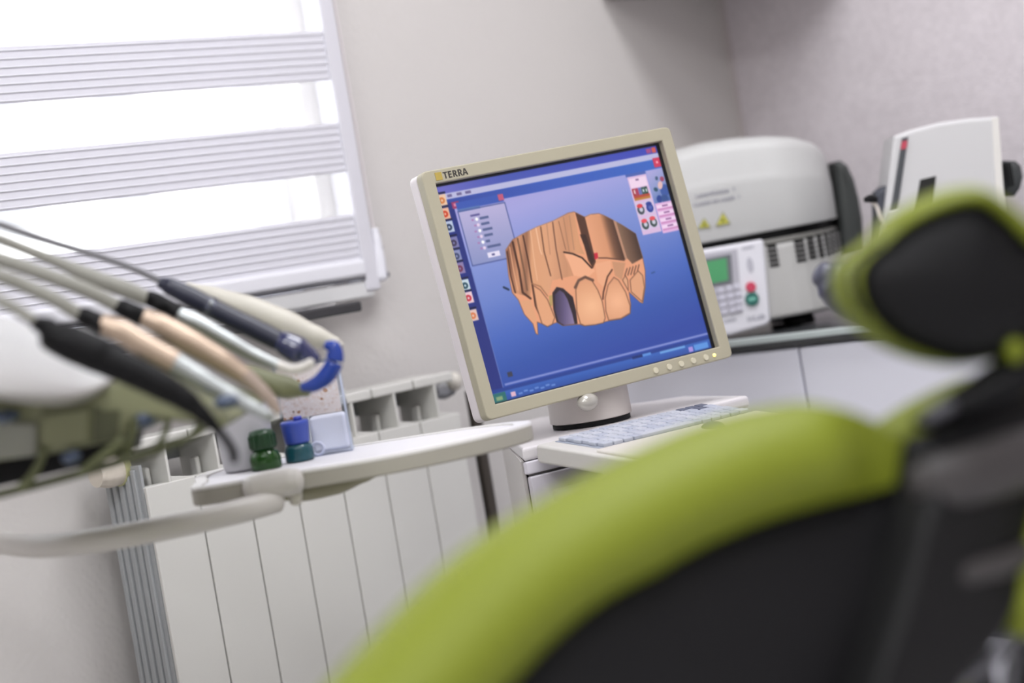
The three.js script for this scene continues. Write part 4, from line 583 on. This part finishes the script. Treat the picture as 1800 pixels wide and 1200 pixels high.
{
  const fr = [[1.077,0.7401,-0.7483],[0.9602,0,0.2792],[0,1,0],[-0.2792,0,0.9602]], hf = [[1.1296,0.8636,-0.7011],[0.7857,0,0.6186],[0,1,0],[-0.6186,0,0.7857]];
  const ch = thing('dental_chair', 'lime green and charcoal dental chair seen from behind, right foreground', 'chair', [fr[0][0], 0, fr[0][2]], null, fr.slice(1));
  const up = fr[0][1], L = (g) => g.translate(0, up, 0);
  const outer = [[-0.3694,-0.0304],[-0.3401,-0.012],[-0.3063,0.0079],[-0.2664,0.0263],[-0.2265,0.0384],[-0.1858,0.0483],[-0.1441,0.0566],[-0.1016,0.0623],[-0.0629,0.0635],[-0.0284,0.0601],[-0.0036,0.0492],[0.0117,0.0346],[0.0352,0.0356],[0.0708,0.0466],[0.1258,0.0514],[0.1599,0.0209],[0.14,-0.0244],[0.1034,-0.0543],[0.0609,-0.104],[0.0272,-0.1616],[-0.0087,-0.2207],[-0.0921,-0.2738],[-0.2363,-0.2478],[-0.3766,-0.1771],[-0.4228,-0.1018],[-0.4085,-0.0602]];
  const inner = [[-0.2816,-0.0522],[-0.2606,-0.0399],[-0.234,-0.0273],[-0.2076,-0.0189],[-0.1782,-0.0135],[-0.1506,-0.0068],[-0.1208,-0.0023],[-0.0928,0.0004],[-0.0668,0.0012],[-0.0404,0.0011],[-0.0158,0.0007],[0.0095,0.0017],[0.0326,0.0007],[0.0563,0.0004],[0.0848,-0.0023],[0.1038,-0.0171],[0.086,-0.0432],[0.0516,-0.0908],[0.0144,-0.1437],[-0.0234,-0.2021],[-0.1073,-0.2411],[-0.2308,-0.2198],[-0.3324,-0.1657],[-0.3506,-0.1131],[-0.3225,-0.0767]];
  const cu = putL('back_cushion', L(rimGeo(outer, inner, 0.11, -0.95, (x) => 1 - THREE.MathUtils.smoothstep(x, -0.045, 0.0))), M.lime, ch, 'lime green backrest upholstery');
  putL('back_shell', L(domeGeo(inner, 0.018, -0.004)), M.shell, ch, 'charcoal backrest shell');
  // spine cover with two soft ridges
  const rowsPx = [[[0.019,0.0293],[0.1488,0.041]], [[0.0131,0.0189],[0.1498,0.0171]], [[0.006,0.0024],[0.1374,-0.0126]], [[-0.0086,-0.0197],[0.1192,-0.0389]], [[-0.0229,-0.0451],[0.096,-0.0657]], [[-0.0428,-0.076],[0.0659,-0.1015]], [[-0.0641,-0.1061],[0.0271,-0.1214]], [[-0.0893,-0.1417],[-0.0135,-0.1545]]], nv = 110, nu = 30, grid = [];
  const Lc = new THREE.CatmullRomCurve3(rowsPx.map((r) => V(r[0][0], r[0][1], 0))), Rc = new THREE.CatmullRomCurve3(rowsPx.map((r) => V(r[1][0], r[1][1], 0)));
  const ss = (a, b, x) => { const t = Math.min(1, Math.max(0, (x - a) / (b - a))); return t * t * (3 - 2 * t); };
  for (let j = 0; j <= nv; j++) {
    const v = j / nv, a = Lc.getPoint(v), b = Rc.getPoint(v), row = [];
    for (let i = 0; i <= nu; i++) {
      const u = i / nu, e = Math.sin(Math.min(1, Math.min(u * 14, (1 - u) * 6)) * Math.PI / 2), w1 = v + 0.01 * u;
      const h = 0.006 + 0.024 * ss(0.0, 0.26, w1);
      row.push(V(a.x + (b.x - a.x) * u, a.y + (b.y - a.y) * u, 0.006 + h * e * (1 - 0.3 * u)));
    }
    grid.push(row);
  }
  const sp = putL('spine_cover', L(gridGeo(grid)), phys('#0f0f10', 0.55, { specularIntensity: 0.45 }), ch, 'ridged charcoal spine cover');
  const ridgeSheenMat = std('#373434', 0.45), ridge = (pts) => L(sweep(pts.map((p) => p), { seg: 28, thin: 0.55 }));  // ceiling sheen on the ridges painted as a lighter grey
  putL('ridge', ridge([[0.0088,0.0025, 0.02, 0.012], [0.019,0.0023, 0.03, 0.016], [0.0376,0.0019, 0.035, 0.018], [0.076,0.0024, 0.034, 0.019], [0.1155,0.0029, 0.028, 0.018], [0.1409,0.0037, 0.018, 0.014]]), ridgeSheenMat, sp, 'soft ridge with its sheen painted in grey');
  putL('ridge', ridge([[0.0087,-0.0564, 0.026, 0.004], [0.0254,-0.0568, 0.03, 0.007], [0.0636,-0.0568, 0.032, 0.0078], [0.1038,-0.0525, 0.026, 0.0078], [0.1221,-0.0489, 0.018, 0.008]]), ridgeSheenMat, sp, 'soft ridge with its sheen painted in grey');
  const side = grid.map((r) => r[0]), sideR = grid.map((r) => r[nu]);
  putL('spine_side', L(mergeGeometries([gridGeo([side, side.map((p) => V(p.x + 0.004, p.y, -0.02))]), gridGeo([sideR, sideR.map((p) => V(p.x, p.y, -0.05))])])), M.shellB, sp);
  putL('spine_rim', L(sweep([[0.0102,-0.13],[0.0352,-0.1234],[0.0558,-0.1167],[0.0735,-0.1069]].map(([x, y]) => [x, y, 0.012, 0.004]))), M.grey, sp, 'thin grey rim');
  put('side_bolster', sweep([[1.1733,0.704,-0.6901,0.0216],[1.1604,0.6742,-0.7017,0.0230],[1.1504,0.6509,-0.7107,0.0201],[1.1467,0.6379,-0.7137,0.0129]], { seg: 28 }), M.lime, ch, 'green bolster on the right side');
  const br = put('hinge_bracket', sweep([[1.1844,0.6172,-0.7456,0.0034],[1.1843,0.6088,-0.7452,0.0052],[1.1811,0.5982,-0.7479,0.0048],[1.1754,0.5729,-0.7524,0.0048]]), M.grey, ch, 'grey metal hinge bracket');
  put('bellows', sweep([[1.2059,0.611,-0.7519,0.0068],[1.2057,0.6064,-0.7517,0.0091],[1.2053,0.6034,-0.752,0.0068],[1.2046,0.5989,-0.7524,0.0091],[1.2042,0.5959,-0.7527,0.0068],[1.2036,0.5914,-0.7531,0.0091],[1.203,0.5877,-0.7535,0.0068],[1.2024,0.5832,-0.7539,0.0091],[1.2015,0.5773,-0.7544,0.0076]]), M.black, ch, 'black rubber bellows');
  // neck bar
  put('neck_bar', sweep([[1.1128,0.7746,-0.7421,0.0057],[1.122,0.7771,-0.7328,0.0093],[1.1355,0.7833,-0.7192,0.0136],[1.1518,0.7917,-0.7029,0.0164],[1.1683,0.8008,-0.6865,0.0178],[1.1823,0.8105,-0.6726,0.0164]], { flat: 0.85 }), M.shellB, ch, 'black headrest bar');
  put('neck_sheen', sweep([[1.0994,0.7784,-0.7274,0.0035],[1.1055,0.7827,-0.7214,0.0053],[1.1112,0.7849,-0.7155,0.0042]]), std('#4a4a50', 0.35), ch, 'sheen on the headrest bar, built as a grey piece');  // grey piece standing in for sheen on the end of the bar
  put('lever', ellipsoid(1.1432,0.8116,-0.6842, 0.006, 0.0075, 0.006), M.lime, ch, 'small green lever');
  // headrest in its own plane, brought into the chair's axes
  const hm = new THREE.Matrix4().makeBasis(V(...hf[1]), V(...hf[2]), V(...hf[3])).setPosition(V(...hf[0]));
  const ho = [[-0.0661,0.0096],[-0.0603,0.0185],[-0.0461,0.0289],[-0.0336,0.0425],[-0.0139,0.0499],[0.0051,0.0532],[0.0214,0.0513],[0.0347,0.0413],[0.0489,0.0258],[0.0646,0.0071],[0.0716,-0.0191],[0.0608,-0.0388],[0.0418,-0.0514],[0.0225,-0.0552],[0.0037,-0.0566],[-0.013,-0.0563],[-0.0355,-0.0474],[-0.0536,-0.0343],[-0.0637,-0.0198],[-0.0681,-0.0042]], hi = [[-0.0718,0.0106],[-0.0652,0.0197],[-0.0485,0.0279],[-0.031,0.0357],[-0.0125,0.0408],[0.0034,0.0428],[0.0157,0.0415],[0.0269,0.0326],[0.0401,0.0155],[0.054,-0.0026],[0.0615,-0.021],[0.0537,-0.0362],[0.0364,-0.0504],[0.0199,-0.0555],[0.0038,-0.0556],[-0.0127,-0.0545],[-0.0334,-0.0456],[-0.052,-0.0332],[-0.0648,-0.0179],[-0.0713,-0.0037]];
  const hc = put('headrest_cushion', rimGeo(ho, hi, 0.06, -0.6).applyMatrix4(hm), M.lime, ch, 'lime green headrest upholstery');
  put('headrest_shell', domeGeo(hi, 0.022, -0.002).applyMatrix4(hm), M.shellB, ch, 'charcoal headrest shell');
  putL('seat_cushion', new RoundedBoxGeometry(0.42, 0.1, 0.62, 4, 0.04).translate(-0.08, 0.45, -0.42), M.lime, ch, 'lime green seat upholstery');
  putL('column', rod([0.1, 0.06, -0.12], [0.1, up - 0.12, -0.12], 0.05, 24), M.shell, ch); putL('base', new RoundedBoxGeometry(0.5, 0.06, 0.7, 3, 0.02).translate(0.1, 0.03, -0.3), M.grey, ch);
}
// ---------- operator stool behind the headrest ----------
{
  const p = [1.8356,0.7829,-1.1475], t = thing('operator_stool', 'dark blue-grey operator stool, only its backrest end showing left of the headrest', 'stool', [p[0], 0, p[2]]);
  const sm = std('#474858', 0.35);
  put('backrest', sweep([[1.7255,0.8523,-1.2361,0.0131],[1.7317,0.845,-1.2293,0.0216],[1.7422,0.8292,-1.2176,0.0261],[1.7583,0.8131,-1.2001,0.0261],[1.7879,0.7961,-1.1686,0.0261],[1.8529,0.7816,-1.1583,0.0266],[1.9373,0.7698,-1.1569,0.0238]], { seg: 28 }), sm, t);
  put('post', sweep([[1.9065,0.764,-1.1453, 0.014], [1.9104,0.6942,-1.1373, 0.014], [p[0] + 0.12, 0.5, p[2] - 0.02, 0.014], [p[0] + 0.17, 0.45, p[2] - 0.03, 0.014]]), M.metal, t);
  put('seat', lathe([[0, 0.42], [0.17, 0.42], [0.19, 0.44], [0.18, 0.475], [0, 0.485]]).translate(p[0] + 0.3, 0, p[2] - 0.06), sm, t);
  put('gas_column', rod([p[0] + 0.3, 0.08, p[2] - 0.06], [p[0] + 0.3, 0.42, p[2] - 0.06], 0.025), M.metal, t);
  for (let i = 0; i < 5; i++) { const a = i * Math.PI * 0.4, q = [p[0] + 0.3 + Math.cos(a) * 0.26, p[2] - 0.06 + Math.sin(a) * 0.26]; const l = put('foot', rod([p[0] + 0.3, 0.09, p[2] - 0.06], [q[0], 0.06, q[1]], 0.016), M.metal, t); put('caster', ellipsoid(q[0], 0.026, q[1], 0.026, 0.026, 0.02), M.black, l); }
}
renderer.render(scene, camera);
